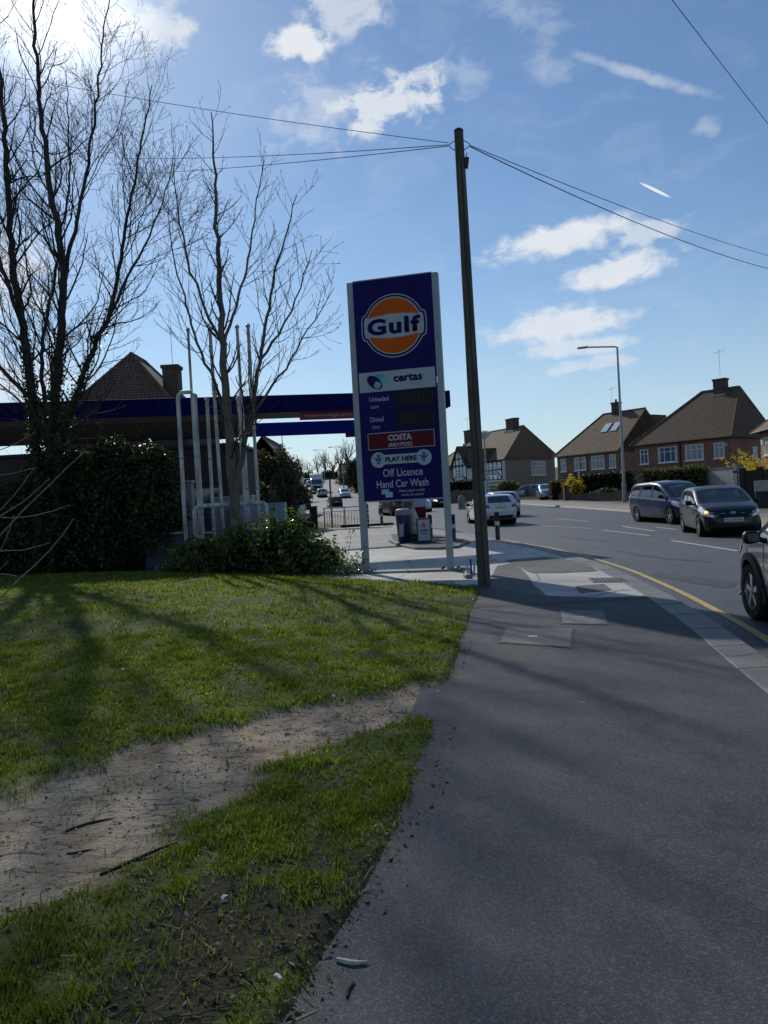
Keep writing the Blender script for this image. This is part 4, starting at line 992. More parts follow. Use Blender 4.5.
def chimney(parent, x, y, z0, z1, w_, d_, mat=None, pots=2):
    mb = MB().b2((x-w_/2, y-d_/2, z0), (x+w_/2, y+d_/2, z1-.18)).b2((x-w_/2-.07, y-d_/2-.07, z1-.18), (x+w_/2+.07, y+d_/2+.07, z1)); o = mb.build('chimney', mat or M_brickd, parent)
    for k in range(pots):
        xx = x+(k-(pots-1)/2)*w_*.5
        MB().lathe([(.14, z1), (.12, z1+.30), (.15, z1+.36)], 10, (xx, y, 0)).build('chimney_pot', pm('clay_pot', (.20, .09, .05), .8, .2, 5), o)
    MB().b2((x-w_/2-.1, y-d_/2-.25, z0-.0), (x+w_/2+.1, y-d_/2-.004, z0+.35)).build('flashing', M_lead, o)
    return o
def aerial(parent, x, y, z, h__=1.6):
    mb = MB().tube([(x, y, z), (x, y, z+h__)], .015, 5); mb.tube([(x-.5, y, z+h__*.85), (x+.6, y, z+h__*.95)], .011, 4)
    for k in range(5): mb.tube([(x-.4+k*.22, y-.22, z+h__*.86+k*.02), (x-.4+k*.22, y+.22, z+h__*.86+k*.02)], .008, 4)
    mb.build('aerial', M_steel, parent)
def house(left, right, depth, eaves, ridge, s0, s1, label, wall, roofm, ov=.35, name='brick_house', cat='house', gable_r=False, gable_l=False):
    X = (right-left).normalized(); W = (right-left).length; a = math.atan2(X.y, X.x)
    zb = min(h(left.y), h(right.y))-.05
    e = empty(name, (left.x, left.y, zb), a, label, cat)
    mb = MB().b2((0, 0, -.8), (W, depth, eaves)); o = mb.build('wall', wall, e)
    g0, g1 = (s0 if not gable_l else -ov*.3), (s1 if not gable_r else W+ov*.3)
    e0, e1 = (-ov if not gable_l else -ov*.3), (W+ov if not gable_r else W+ov*.3)
    def shell(dz):
        return [(e0, -ov, eaves+dz), (e1, -ov, eaves+dz), (e1, depth+ov, eaves+dz), (e0, depth+ov, eaves+dz), (g0, depth/2, ridge+dz), (g1, depth/2, ridge+dz)]
    V = shell(.02)+shell(-.10)
    Fs = [(0, 1, 5, 4), (1, 2, 5), (2, 3, 4, 5), (3, 0, 4), (6, 10, 11, 7), (7, 11, 8), (8, 11, 10, 9), (9, 10, 6), (0, 6, 7, 1), (1, 7, 8, 2), (2, 8, 9, 3), (3, 9, 6, 0)]
    rf = MB().add(V, Fs).build('roof', roofm, e)
    rc = MB(); rc.tube([(g0, depth/2, ridge+.02), (g1, depth/2, ridge+.02)], .11, 8)
    if not gable_r:
        for c_ in ((e1, -ov), (e1, depth+ov)): rc.tube([(g1, depth/2, ridge+.02), (c_[0], c_[1], eaves+.02)], .09, 6)
    if not gable_l:
        for c_ in ((e0, -ov), (e0, depth+ov)): rc.tube([(g0, depth/2, ridge+.02), (c_[0], c_[1], eaves+.02)], .09, 6)
    rc.build('ridge_tiles', M_ridge, rf)
    for sgn, gx, on in ((1, W-.02, gable_r), (-1, .02, gable_l)):
        if on: MB().add([(gx-.12, 0, eaves-.02), (gx-.12, depth, eaves-.02), (gx-.12, depth/2, ridge-.12), (gx+.0, 0, eaves-.02), (gx+.0, depth, eaves-.02), (gx+.0, depth/2, ridge-.12)], [(0, 1, 2), (3, 5, 4), (0, 3, 4, 1), (1, 4, 5, 2), (2, 5, 3, 0)]).build('gable', wall, e)
    gt = MB(); gt.tube([(e0, -ov-.05, eaves-.06), (e1, -ov-.05, eaves-.06)], .06, 6); gt.tube([(W*.5, -.08, 0), (W*.5, -.08, eaves-.1)], .045, 6); gt.build('gutter', M_gut, e)
    return e, W, a
# right pair of semi-detached houses
lf, rt = at(637, 74), at(732, 67)
r1, W, a = house(lf, rt, 9, 5.0, 9.75, 4.7, 8.35, 'large brown brick house with steep hipped roof, farther right beyond the two dark cars', M_brick, M_roof2)
for x_, w_ in ((1.0, .85), (3.4, 1.9), (6.0, 1.75), (8.3, .95)): win(r1, x_, 3.15, w_, 1.45 if w_ > 1 else 1.4, bars=2 if w_ > 1 else 1)
for x_, w_ in ((1.0, .85), (3.4, 2.0), (6.0, 1.9), (8.3, .95)): win(r1, x_, .75, w_, 1.5, bars=2 if w_ > 1 else 1)
MB().b2((4.55, -.012, 0), (4.75, 0-.002, 4.9)).build('party_pipe', M_gut, r1)
chimney(r1, 6.6, 4.5, 8.9, 10.75, 1.1, .8, pots=0); aerial(r1, 6.6, 4.5, 11.0, 2.6)
win(r1, W+.003, 3.0, .9, 1.1, '+X', 5, 1)
MB().box((8.95, -.09, 4.3), (.22, .15, .3)).build('alarm_box', M_lead, r1)
# second house with skylights and gable
lf, rt = at(559, 91), at(621, 84)
r2, W, a = house(lf, rt, 10.5, 4.9, 9.7, 3.0, 8, 'brown brick house with two skylights behind the tall lamp post', M_brick, M_roof1, gable_r=True)
W2_ = W
for x_, w_ in ((1.0, .8), (3.6, 1.7), (6.2, 1.8), (8.3 if W > 8.6 else W-.6, .85)): win(r2, x_*W/9.2, 3.05, w_, 1.5, bars=2 if w_ > 1 else 1); win(r2, x_*W/9.2, .7, w_, 1.4, bars=1)
MB().b2((W*.40-.08, -.03, 0), (W*.40+.08, -.002, 4.8)).build('party_pipe', M_gut, r2)
chimney(r2, 4.9, 5.25, 8.9, 10.9, .9, .7, pots=1); aerial(r2, 4.3, 5.3, 10.9, 1.9)
sk_n = Vector((0, -(9.7-4.9), 5.25+.35)).normalized(); pit = math.atan2(9.7-4.9, 5.6)
for xx in (5.0, 6.3):
    s_ = MB().box((0, 0, 0), (.80, 1.5, .08)).build('skylight', M_upvc, r2); yk = 3.0; s_.location = (xx*W/8.7, yk, 4.92+(yk+.35)*math.tan(pit)+.06); s_.rotation_euler.x = pit
    MB().box((0, 0, .045), (.64, 1.3, .012)).build('pane', emis('skylight_glint', (.8, .86, .92), .0) if False else pm('skylight_glass', (.62, .68, .72), .12, .05, 3, coat=.6), s_)
win(r2, W+.02, 6.2, 1.6, 1.0, '+X', 5.4, 1); win(r2, W+.003, 3.0, .8, 1.1, '+X', 7, 1)
# flat roofed dormer behind the gable
MB().b2((W-2.4, 5.6, 7.2), (W-.1, 9.6, 9.05)).build('dormer', M_roof2, r2)
# mock tudor pair
lf, rt = at(436, 118), at(507.5, 100.5)
r3, W, a = house(lf, rt, 8, 5.3, 9.7, 8.0, 18.2 if True else 0, 'half timbered house with grey pebble dashed side wall', M_dash, M_roof1, name='tudor_house')
def timberbay(x0, x1, proud, gable, z_hi):
    w_ = x1-x0; xm = (x0+x1)/2; za = z_hi
    MB().b2((x0, -proud, -.6), (x1, -.003, 5.0)).build('bay_wall', M_rend, r3)
    if gable:
        MB().add([(x0, -proud, 5.0), (x1, -proud, 5.0), (xm, -proud, za), (x0, .4, 5.0), (x1, .4, 5.0), (xm, .4, za)], [(0, 1, 2), (3, 5, 4), (0, 3, 4, 1), (1, 4, 5, 2), (2, 5, 3, 0)]).build('gable', M_rend, r3)
        rf = []
        for s_ in (-1, 1):
            xa = x0-.35 if s_ < 0 else x1+.35; sl = (za-5.0)/(w_/2); ze = 5.0-.35*sl
            rf.append([(xa, -proud-.3, ze), (xm, -proud-.3, za), (xm, 4.2, za), (xa, 4.2, ze)])
        mb = MB()
        for q_ in rf: mb.add(q_+[(p[0], p[1], p[2]+.16) for p in q_], [(0, 1, 2, 3), (7, 6, 5, 4), (0, 4, 5, 1), (1, 5, 6, 2), (2, 6, 7, 3), (3, 7, 4, 0)])
        mb.build('gable_roof', M_roof2, r3)
    tm = MB(); y0, y1 = -proud-.05, -proud-.004
    def bar(ax, az_, bx, bz, tk=.18, yo=0.0):
        d = Vector((bx-ax, bz-az_, 0)).normalized()*tk/2
        vs = [(ax+d.y, az_-d.x), (bx+d.y, bz-d.x), (bx-d.y, bz+d.x), (ax-d.y, az_+d.x)]
        tm.add([(p[0], y0-yo, p[1]) for p in vs]+[(p[0], y1, p[1]) for p in vs], [(0, 1, 2, 3), (7, 6, 5, 4), (0, 4, 5, 1), (1, 5, 6, 2), (2, 6, 7, 3), (3, 7, 4, 0)])
    for z_ in (2.55, 3.9 if not gable else 3.2, 5.0): bar(x0, z_, x1, z_, .2, .004)
    for i in range(5): xx = x0+.1+(w_-.2)*i/4; bar(xx, 2.55, xx, 5.0)
    bar(x0+.1, 2.6, x0+w_*.25, 3.6, .14, .008); bar(x1-.1, 2.6, x1-w_*.25, 3.6, .14, .008)
    if gable:
        for k in (.25, .5, .75): xx = x0+w_*k; bar(xx, 5.0, xx, 5.0+(za-5.0)*(1-abs(2*k-1))-.1)
        bar(x0, 5.05, xm, za-.02, .22, .008); bar(x1, 5.05, xm, za-.02, .22, .012)
        bar(x0+w_*.22, 6.0, x1-w_*.22, 6.0, .14, .015)
    tm.build('timber_framing', M_timber, r3)
    win(r3, xm, 3.15, w_*.52, 1.35, '-Y', -proud-.02, 2); win(r3, xm, .5, w_*.6, 1.4, '-Y', -proud, 2)
timberbay(W-4.6, W-.15, .5, False, 0); timberbay(6.6, 10.6, .7, True, 7.7); timberbay(.6, 4.2, .4, False, 0)
MB().b2((W-9, -.06, 2.5), (W-4.7, -.002, 5.1)).build('bay_wall', M_rend, r3)
MB().b2((10.8, -.55, 5.0), (W-4.0, 1.6, 7.0)).build('dormer', M_roof2, r3)
MB().b2((W-4.5, -1.6, 2.3), (W-.2, -.52, 2.5)).build('porch', M_rend, r3)
chimney(r3, 15.6, 4, 9.0, 11.0, 1.9, .9, M_brickd, 0); chimney(r3, 5.0, 3.6, 8.2, 10.5, 1.9, .9, M_brickd, 0); aerial(r3, 4.2, 3.8, 10.6, 2.0)
win(r3, W+.003, 2.9, 2.3, 1.9, '+X', 5.2, 3); win(r3, W+.003, .1, 1.6, 1.1, '+X', 2.6, 2)
# brick house cut by the right edge of the photo
lf, rt = at(763, 57), at(800, 49)
r0, W, a = house(lf, lf+(rt-lf).normalized()*10, 9, 4.9, 9.0, 4.5, 6, 'brick house mostly beyond the right edge, behind the yellow bush', M_brick, M_roof1, ov=.5)
for x_ in (1.6, 5, 8): win(r0, x_, 3.1, 1.2, 1.3)
MB().box((.9, -.1, 4.1), (.3, .15, .35)).build('alarm_box', M_upvc, r0)
# steep roofed house behind the canopy
p = at(125, 40)
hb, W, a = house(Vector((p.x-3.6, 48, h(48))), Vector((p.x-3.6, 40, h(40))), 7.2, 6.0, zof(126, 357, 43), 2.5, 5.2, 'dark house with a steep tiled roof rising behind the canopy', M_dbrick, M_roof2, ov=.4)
# its front is turned to the left: the end slope faces the camera
chimney(hb, 5.4, 5.9, 6.5, zof(168, 368, 42.5), .9, .85, M_brickd, 0); aerial(hb, 5.2, 5.9, 9.3, 2.6)
# white gabled house right of the kiosk
p0, p1 = at(240, 62), at(293, 62)
wh, W, a = house(Vector((p0.x, 72, h(62))), Vector((p0.x, 62, h(62))), p1.x-p0.x, 3.9, 6.9, 0, 10, 'pale house end wall under the canopy beside the vent pipes', pm('pale_blue_render', (.50, .54, .58), .8, .12, 2), M_roof2, gable_r=True, gable_l=True, ov=.2, name='rendered_house')

# ================================================================== FRONT GARDENS, WALLS AND FENCES
M_garden = tiles('garden_brick', (.14, .085, .06), (.18, .11, .08), .225, .075, (.14, .12, .10), ms=.015)
M_fence = tiles('fence_board', (.028, .022, .018), (.04, .032, .026), .14, 30, (.010, .008, .007), ms=.012)
M_greyf = tiles('grey_fence_board', (.12, .115, .105), (.16, .15, .14), .14, 30, (.04, .038, .035), ms=.012)
def wall(a, b_, zt, th, mat, name, label, cat, cap=None, pillars=()):
    d = b_-a; L = math.hypot(d.x, d.y); an = math.atan2(d.y, d.x); z0 = min(h(a.y), h(b_.y))
    e = empty(name, (a.x, a.y, z0), an, label, cat)
    MB().b2((0, -th/2, -.3), (L, th/2, zt)).build('panel' if 'fence' in name else 'body', mat, e)
    if cap: MB().b2((-.02, -th/2-.04, zt+.002), (L+.02, th/2+.04, zt+.07)).build('coping', cap, e)
    for x_ in pillars: MB().b2((L*x_-.18, -th/2-.06, -.3), (L*x_+.18, th/2+.06, zt+.18)).build('pillar' if 'fence' not in name else 'post', mat if cap is None else cap, e)
    return e
wall(at(702, 52), at(742, 48), 2.15, .25, pm('rendered_wall', (.33, .32, .30), .9, .2, 2, .1), 'garage_wall', 'pale rendered wall behind the dark hatchback', 'wall', M_kerb, (.93,))
MB_ = MB().box((0, 0, 0), (.28, .03, .12)).build('letter_plate', M_dk, None); MB_.location = at(736, 48.2)+Vector((-.1, -.25, 1.85)); tag(MB_, 'small dark plate fixed on the pale rendered wall', 'plate')
wall(at(744, 47.6), at(800, 44), 1.95, .08, M_fence, 'timber_fence', 'dark timber fence below the yellow bush at the right edge', 'fence', None, (.0, .33, .66, 1))
wall(at(560, 70), at(631, 62), .62, .25, M_garden, 'garden_wall', 'low brick garden wall between the lamp post and the yellow shrub', 'wall', M_garden)
wall(at(505, 84), at(557, 71.5), .45, .22, M_garden, 'garden_wall', 'low brick garden wall left of the yellow shrub', 'wall', None)
wall(at(512, 86), at(542, 80), 1.15, .08, M_greyf, 'grey_fence', 'grey board fence in front of the pebble dashed house', 'fence', None, (0, .5, 1))
wall(at(447, 86), at(476, 84), 1.35, .25, M_garden, 'garden_wall', 'tall brick garden wall left of the white car', 'wall', M_garden, (.35, 1))
wall(at(648, 56), at(702, 51), 1.1, .22, M_garden, 'garden_wall', 'brick garden wall under the hedge behind the people carrier', 'wall', None)
for px, D, lab in ((462, 62, 'pale rounded stone post on the far pavement left of the white car'),):
    o = MB().lathe([(.30, -.1), (.30, .65), (.26, .9), (.14, 1.05), (.02, 1.08)], 14).build('stone_post', M_verge, None, smooth=True); o.location = at(px, D)+Vector((0, 0, .05)); tag(o, lab, 'post')
o = empty('gate_post', at(600, 67), 0, 'dark timber gate post in front of the yellow shrub', 'post'); MB().b2((-.2, -.2, -.1), (.2, .2, 1.35)).build('shaft', M_brickd, o); MB().b2((-.25, -.25, 1.352), (.25, .25, 1.45)).build('cap', M_garden, o)
o.location = at(566.5, 67)
# dark roadside cabinet at the right edge
o = empty('grit_bin', at(762, 36.5)+Vector((.55, 0, .09)), R(-25), 'dark bench-like grit bin at the right edge behind the hatchback', 'grit bin')
MB().b2((-.75, -.35, 0), (.75, .35, .85)).build('body', M_dk, o, bevel=.03)
MB().add([(-.78, -.40, .852), (.78, -.40, .852), (.78, .40, 1.35), (-.78, .40, 1.35), (-.78, -.40, .80), (.78, -.40, .80), (.78, .40, .80), (-.78, .40, .80)], [(0, 1, 2, 3), (4, 7, 6, 5), (0, 4, 5, 1), (1, 5, 6, 2), (2, 6, 7, 3), (3, 7, 4, 0)]).build('lid', pm('grit_lid', (.12, .125, .13), .6, .2, 4), o)
# guard rail beyond the forecourt
M_rail = pm('rail_grey', (.16, .165, .17), .5, .25, 5, metal=.3)
a, b_ = at(325, 41), at(366, 40.2); L = (b_-a).length
gr_ = empty('guard_rail', a+Vector((0, 0, .0)), math.atan2(b_.y-a.y, b_.x-a.x), 'grey pedestrian guard rail beyond the forecourt, left of the price sign', 'railing')
mb = MB(); mb.tube([(0, 0, 1.15), (L, 0, 1.15)], .028, 8); mb.tube([(0, 0, .2), (L, 0, .2)], .022, 8); mb.tube([(0, 0, .95), (L, 0, .95)], .018, 8); mb.build('rails', M_rail, gr_)
mb = MB(); n_ = 15
for k in range(1, n_): mb.tube([(L*k/n_, 0, .2), (L*k/n_, 0, .95)], .012, 6)
mb.build('infill_bars', M_rail, gr_)
for x_ in (0, L*.5, L): MB().tube([(x_, 0, -.1), (x_, 0, 1.17)], .032, 8).build('post', M_rail, gr_)
o = MB().b2((-.11, -.06, 0), (.11, .06, 1.3)).build('marker_post', M_wht, None); o.location = at(367.5, 40.1); tag(o, 'blue and white striped marker post at the end of the guard rail', 'marker post')
for k in range(5): MB().b2((-.112, -.064, .05+k*.26), (.112, .064, .18+k*.26)).build('stripe', M_blueink, o)
e = MB().prism([tuple(at(px, D))[:2] for px, D in ((310, 42.5), (318, 39.4), (350, 38.6), (392, 39.0), (386, 40.6), (345, 41.6))], .0, .14).build('kerbed_verge', M_foot, None); 
e.location.z = .07; tag(e, 'dark kerbed strip under the guard rail', 'kerb island')
e = empty('post', at(314.5, 40), 0, 'thick dark timber gate post left of the guard rail', 'post'); e.name = 'timber_post'
MB().b2((-.19, -.19, -.1), (.19, .19, 1.25)).build('shaft', M_fence, e); MB().b2((-.22, -.22, 1.252), (.22, .22, 1.32)).build('cap', M_dk, e)
wall(at(286, 41.5), at(312, 40.3), .5, .12, M_fence, 'low_fence', 'low dark rail fence below the brown bush', 'fence', None, (0, .5, 1))
e = empty('sign_pole', at(332.5, 42.5), 0, 'slim grey sign pole standing in front of the guard rail', 'pole')
MB().tube([(0, 0, 0), (0, 0, 2.7)], .05, 8).build('shaft', M_rail, e); MB().lathe([(.055, 2.7), (.05, 2.73), (.01, 2.75)], 8).build('cap', M_dk, e)

# ================================================================== STREET LIGHTS
def lamp(loc, H__, r_, arm, name, label, side=-1, group='street lamps along the road', tilt=0):
    e = empty(name, loc, 0, label, 'street lamp', group); e.rotation_euler.y = tilt
    mb = MB().tube([(0, 0, -.1), (0, 0, 1.3)], [r_*1.5, r_*1.5], 10); mb.build('base', M_steel, e, smooth=True)
    MB().tube([(0, 0, 1.3), (0, 0, 1.45), (0, 0, H__)], [r_*1.45, r_, r_*.6], 10).build('column', M_steel, e, smooth=True)
    if arm:
        MB().tube([(0, 0, H__-.05), (side*.15, 0, H__+.02), (side*arm, 0, H__+.10)], r_*.5, 8).build('arm', M_steel, e, smooth=True)
        MB().box((side*(arm+.3), 0, H__+.08), (.75, .26, .13), ry=side*.06).build('lantern', M_bingrey, e, bevel=.04)
    else:
        MB().lathe([(.08, H__), (.14, H__+.12), (.55, H__+.55), (.58, H__+.62), (.30, H__+.78), (.0, H__+.82)], 16).build('lantern', pm('lamp_bowl', (.50, .52, .53), .3, .1, 4), e, smooth=True)
    return e
lb = at(625, 55.0)+Vector((0, 0, .1)); zt = zof(616, 347, 55)
lamp(lb, zt-lb.z, .11, 2.2, 'street_lamp', 'tall street lamp in front of the brick house with skylights')
lb = at(488, 64); lamp(lb, zof(484, 432, 64)-lb.z-.7, .09, 0, 'post_top_lamp', 'post top lamp with bowl lantern beside the telegraph pole', group=None)
for px, py, D, sd, lab in ((283, 434, 108, 1, 'nearest far street lamp, above the brown bush'), (271, 452, 150, 1, 'far street lamp left of the brown bush top'), (279, 449, 175, 1, 'slender far street lamp between the two left ones'), (341, 447, 150, -1, 'far street lamp right of the truck by the price sign post'), (322, 450, 200, -1, 'farthest street lamp above the truck')):
    lb = at(px+3, D); lamp(lb, zof(px, py, D)-lb.z, .09, 2.0, 'street_lamp', lab, sd, 'far street lamps along the rising road')

# ================================================================== VEHICLES
M_tyre = pm('tyre_rubber', (.010, .010, .010), .9, .3, 12)
M_alloy = pm('alloy_rim', (.42, .43, .45), .3, .15, 6, metal=.8)
M_trim = pm('black_plastic', (.008, .008, .009), .5, .25, 8, spec=.3)
M_int = pm('cabin_dark', (.02, .02, .022), .8, .3, 6)
M_glass = glassmat('car_glass', (.66, .74, .76))
M_dgc = darkglass('car_glass_dark', (.018, .022, .028), .04)
M_lens = pm('headlamp_lens', (.78, .80, .83), .08, .2, 14, coat=1.0)
M_tail = pm('tail_lamp_red', (.38, .012, .016), .15, .2, 12, coat=.8)
M_platew = pm('plate_white', (.55, .56, .56), .4, .1, 6); M_platey = pm('plate_yellow', (.62, .44, .05), .4, .1, 6)
M_ind = emis('indicator_amber', (1.0, .42, .06), 3.0); M_drl = emis('driving_lamp', (1.0, .98, .92), 2.0)
def paint(name, col, metal=.35): return pm(name, col, .3, .06, 3, 0, metal=metal, coat=.35 if max(col) < .1 else .8, spec=.3)
def interp(pts, x): return np.interp(x, [p[0] for p in pts], [p[1] for p in pts])
def smooth_prof(pts, xs, k=.05):
    xf = np.linspace(xs[0], xs[-1], 600); y = interp(pts, xf); n = max(3, int(k/(xf[1]-xf[0]))*2+1); w = np.hanning(n+2)[1:-1]; w /= w.sum()
    y = np.convolve(np.pad(y, n//2, mode='edge'), w, 'valid'); return np.interp(xs, xf, y)
class Shape: pass
def car_surface(L, W, top, bot, belt, roof, plan, tumble=.24, nx=110, ns=44):
    xs = np.concatenate([np.linspace(-L/2, -L/2+.25, 14)[:-1], np.linspace(-L/2+.25, L/2-.3, nx), np.linspace(L/2-.3, L/2, 18)[1:]])
    zt = smooth_prof(top, xs, .09); zb = smooth_prof(bot, xs, .06); wb = smooth_prof(plan, xs, .12)*W/2; bl = smooth_prof(belt, xs, .1)
    rings = []
    for x, t_, b_, w_, l_ in zip(xs, zt, zb, wb, bl):
        g = min(1, max(0, (t_-l_)/(roof-l_))); sh = min(l_, t_-.05)
        wr = w_*(1-.03)-tumble*max(0, t_-l_)
        ctrl = [(0, b_), (.80*w_, b_), (.95*w_, b_+.03), (.985*w_, b_+.30*(sh-b_)), (w_, b_+.62*(sh-b_)), (.992*w_, sh-.03), (.965*w_, sh+.012)]
        if g > .02: ctrl += [(.955*w_-tumble*.5*(t_-l_), sh+(t_-sh)*.5), (wr+.03, t_-.07-.02*g), (wr-.05, t_-.015), (wr*.6, t_+.008), (0, t_+.022)]
        else: ctrl += [(.93*w_, t_-.02), (.86*w_, t_-.002), (.7*w_, t_+.008), (.4*w_, t_+.018), (0, t_+.024)]
        c_ = np.array(ctrl); n = len(c_)
        # uniform quadratic spline through mid points keeps it smooth
        P = [c_[0]]
        for i in range(1, n-1): P += [(c_[i]*1.0)*.75+c_[i-1]*.25 if i > 1 else c_[i]*.8+c_[i-1]*.2, c_[i]*.94+(c_[i-1]+c_[i+1])*.03, c_[i]*.75+c_[i+1]*.25]
        P.append(c_[-1]); P = np.array(P)
        u_ = np.linspace(0, len(P)-1, ns); half = np.stack([np.interp(u_, np.arange(len(P)), P[:, 0]), np.interp(u_, np.arange(len(P)), P[:, 1])], 1)
        rings.append(half)
    Rg = np.array(rings)                     # (NX, ns, 2)
    full = np.concatenate([np.stack([np.repeat(xs[:, None], ns, 1), Rg[:, :, 0], Rg[:, :, 1]], -1), np.stack([np.repeat(xs[:, None], ns-2, 1), -Rg[:, -2:0:-1, 0], Rg[:, -2:0:-1, 1]], -1)], 1)
    NX, K = full.shape[:2]; V = full.reshape(-1, 3); F_ = []
    for i in range(NX-1):
        for k in range(K): F_.append((i*K+k, i*K+(k+1) % K, (i+1)*K+(k+1) % K, (i+1)*K+k))
    caps = [tuple(range(K))[::-1], tuple((NX-1)*K+k for k in range(K))]
    s_ = Shape(); s_.V = V; s_.F = F_; s_.caps = caps; s_.L = L; s_.W = W
    s_.bvh = BVHTree.FromPolygons([Vector(v) for v in V], F_+caps)
    return s_
DIRS = {'L': (1, -1), 'R': (1, 1), 'F': (0, 1), 'B': (0, -1), 'T': (2, 1)}
def inpoly(px, py, poly):
    r_ = np.zeros(len(px), bool); n = len(poly); j = n-1
    for i in range(n):
        xi, yi = poly[i]; xj, yj = poly[j]
        c_ = ((yi > py) != (yj > py)) & (px < (xj-xi)*(py-yi)/(yj-yi+1e-12)+xi); r_ ^= c_; j = i
    return r_
def inset(poly, d):
    P = np.array(poly, float); c_ = P.mean(0); n = len(P); out = []
    area = sum(P[i][0]*P[(i+1) % n][1]-P[(i+1) % n][0]*P[i][1] for i in range(n)); sg = 1 if area > 0 else -1
    for i in range(n):
        a, b_, c2 = P[i-1], P[i], P[(i+1) % n]; e1 = (b_-a)/np.linalg.norm(b_-a); e2 = (c2-b_)/np.linalg.norm(c2-b_)
        n1 = np.array([-e1[1], e1[0]])*sg; n2 = np.array([-e2[1], e2[0]])*sg; k = n1+n2; k = k/max(.35, k @ n1); out.append(tuple(b_+k*d))
    return out
def patch(s, poly, side, off, mat, name, parent, res=.06, solid=0):
    """a thin panel with the outline poly wrapped onto the body from one side: side panels in (x,z), front and back in (y,z), top in (x,y)"""
    bm = bmesh.new()
    for q_ in poly: bm.verts.new((q_[0], q_[1], 0))
    f_ = bm.faces.new(bm.verts[:])
    bmesh.ops.triangulate(bm, faces=[f_])
    for _ in range(4):
        es = [e for e in bm.edges if e.calc_length() > res]
        if not es: break
        bmesh.ops.subdivide_edges(bm, edges=es, cuts=1, use_grid_fill=False); bmesh.ops.triangulate(bm, faces=bm.faces[:])
    bad = []
    for v_ in bm.verts:
        a, b_ = v_.co.x, v_.co.y
        if side in 'LR': sg = 1 if side == 'L' else -1; o_, d_ = Vector((a, sg*3, b_)), Vector((0, -sg, 0))
        elif side in 'FB': sg = 1 if side == 'F' else -1; o_, d_ = Vector((sg*6, a, b_)), Vector((-sg, 0, 0))
        else: o_, d_ = Vector((a, b_, 4)), Vector((0, 0, -1))
        hit, nrm, _, _ = s.bvh.ray_cast(o_, d_)
        if hit is None: bad.append(v_); continue
        v_.co = hit-d_*off*.5+nrm*off*.7*(1 if nrm.dot(d_) < 0 else -1)
    if bad: bmesh.ops.delete(bm, geom=bad, context='VERTS')
    if solid: bmesh.ops.solidify(bm, geom=bm.faces[:], thickness=-solid)
    me = bpy.data.meshes.new(name); bm.to_mesh(me); bm.free(); me.materials.append(mat)
    me.polygons.foreach_set('use_smooth', [True]*len(me.polygons)) if not solid else None
    o = bpy.data.objects.new(name, me); C.objects.link(o); o.parent = parent; return o
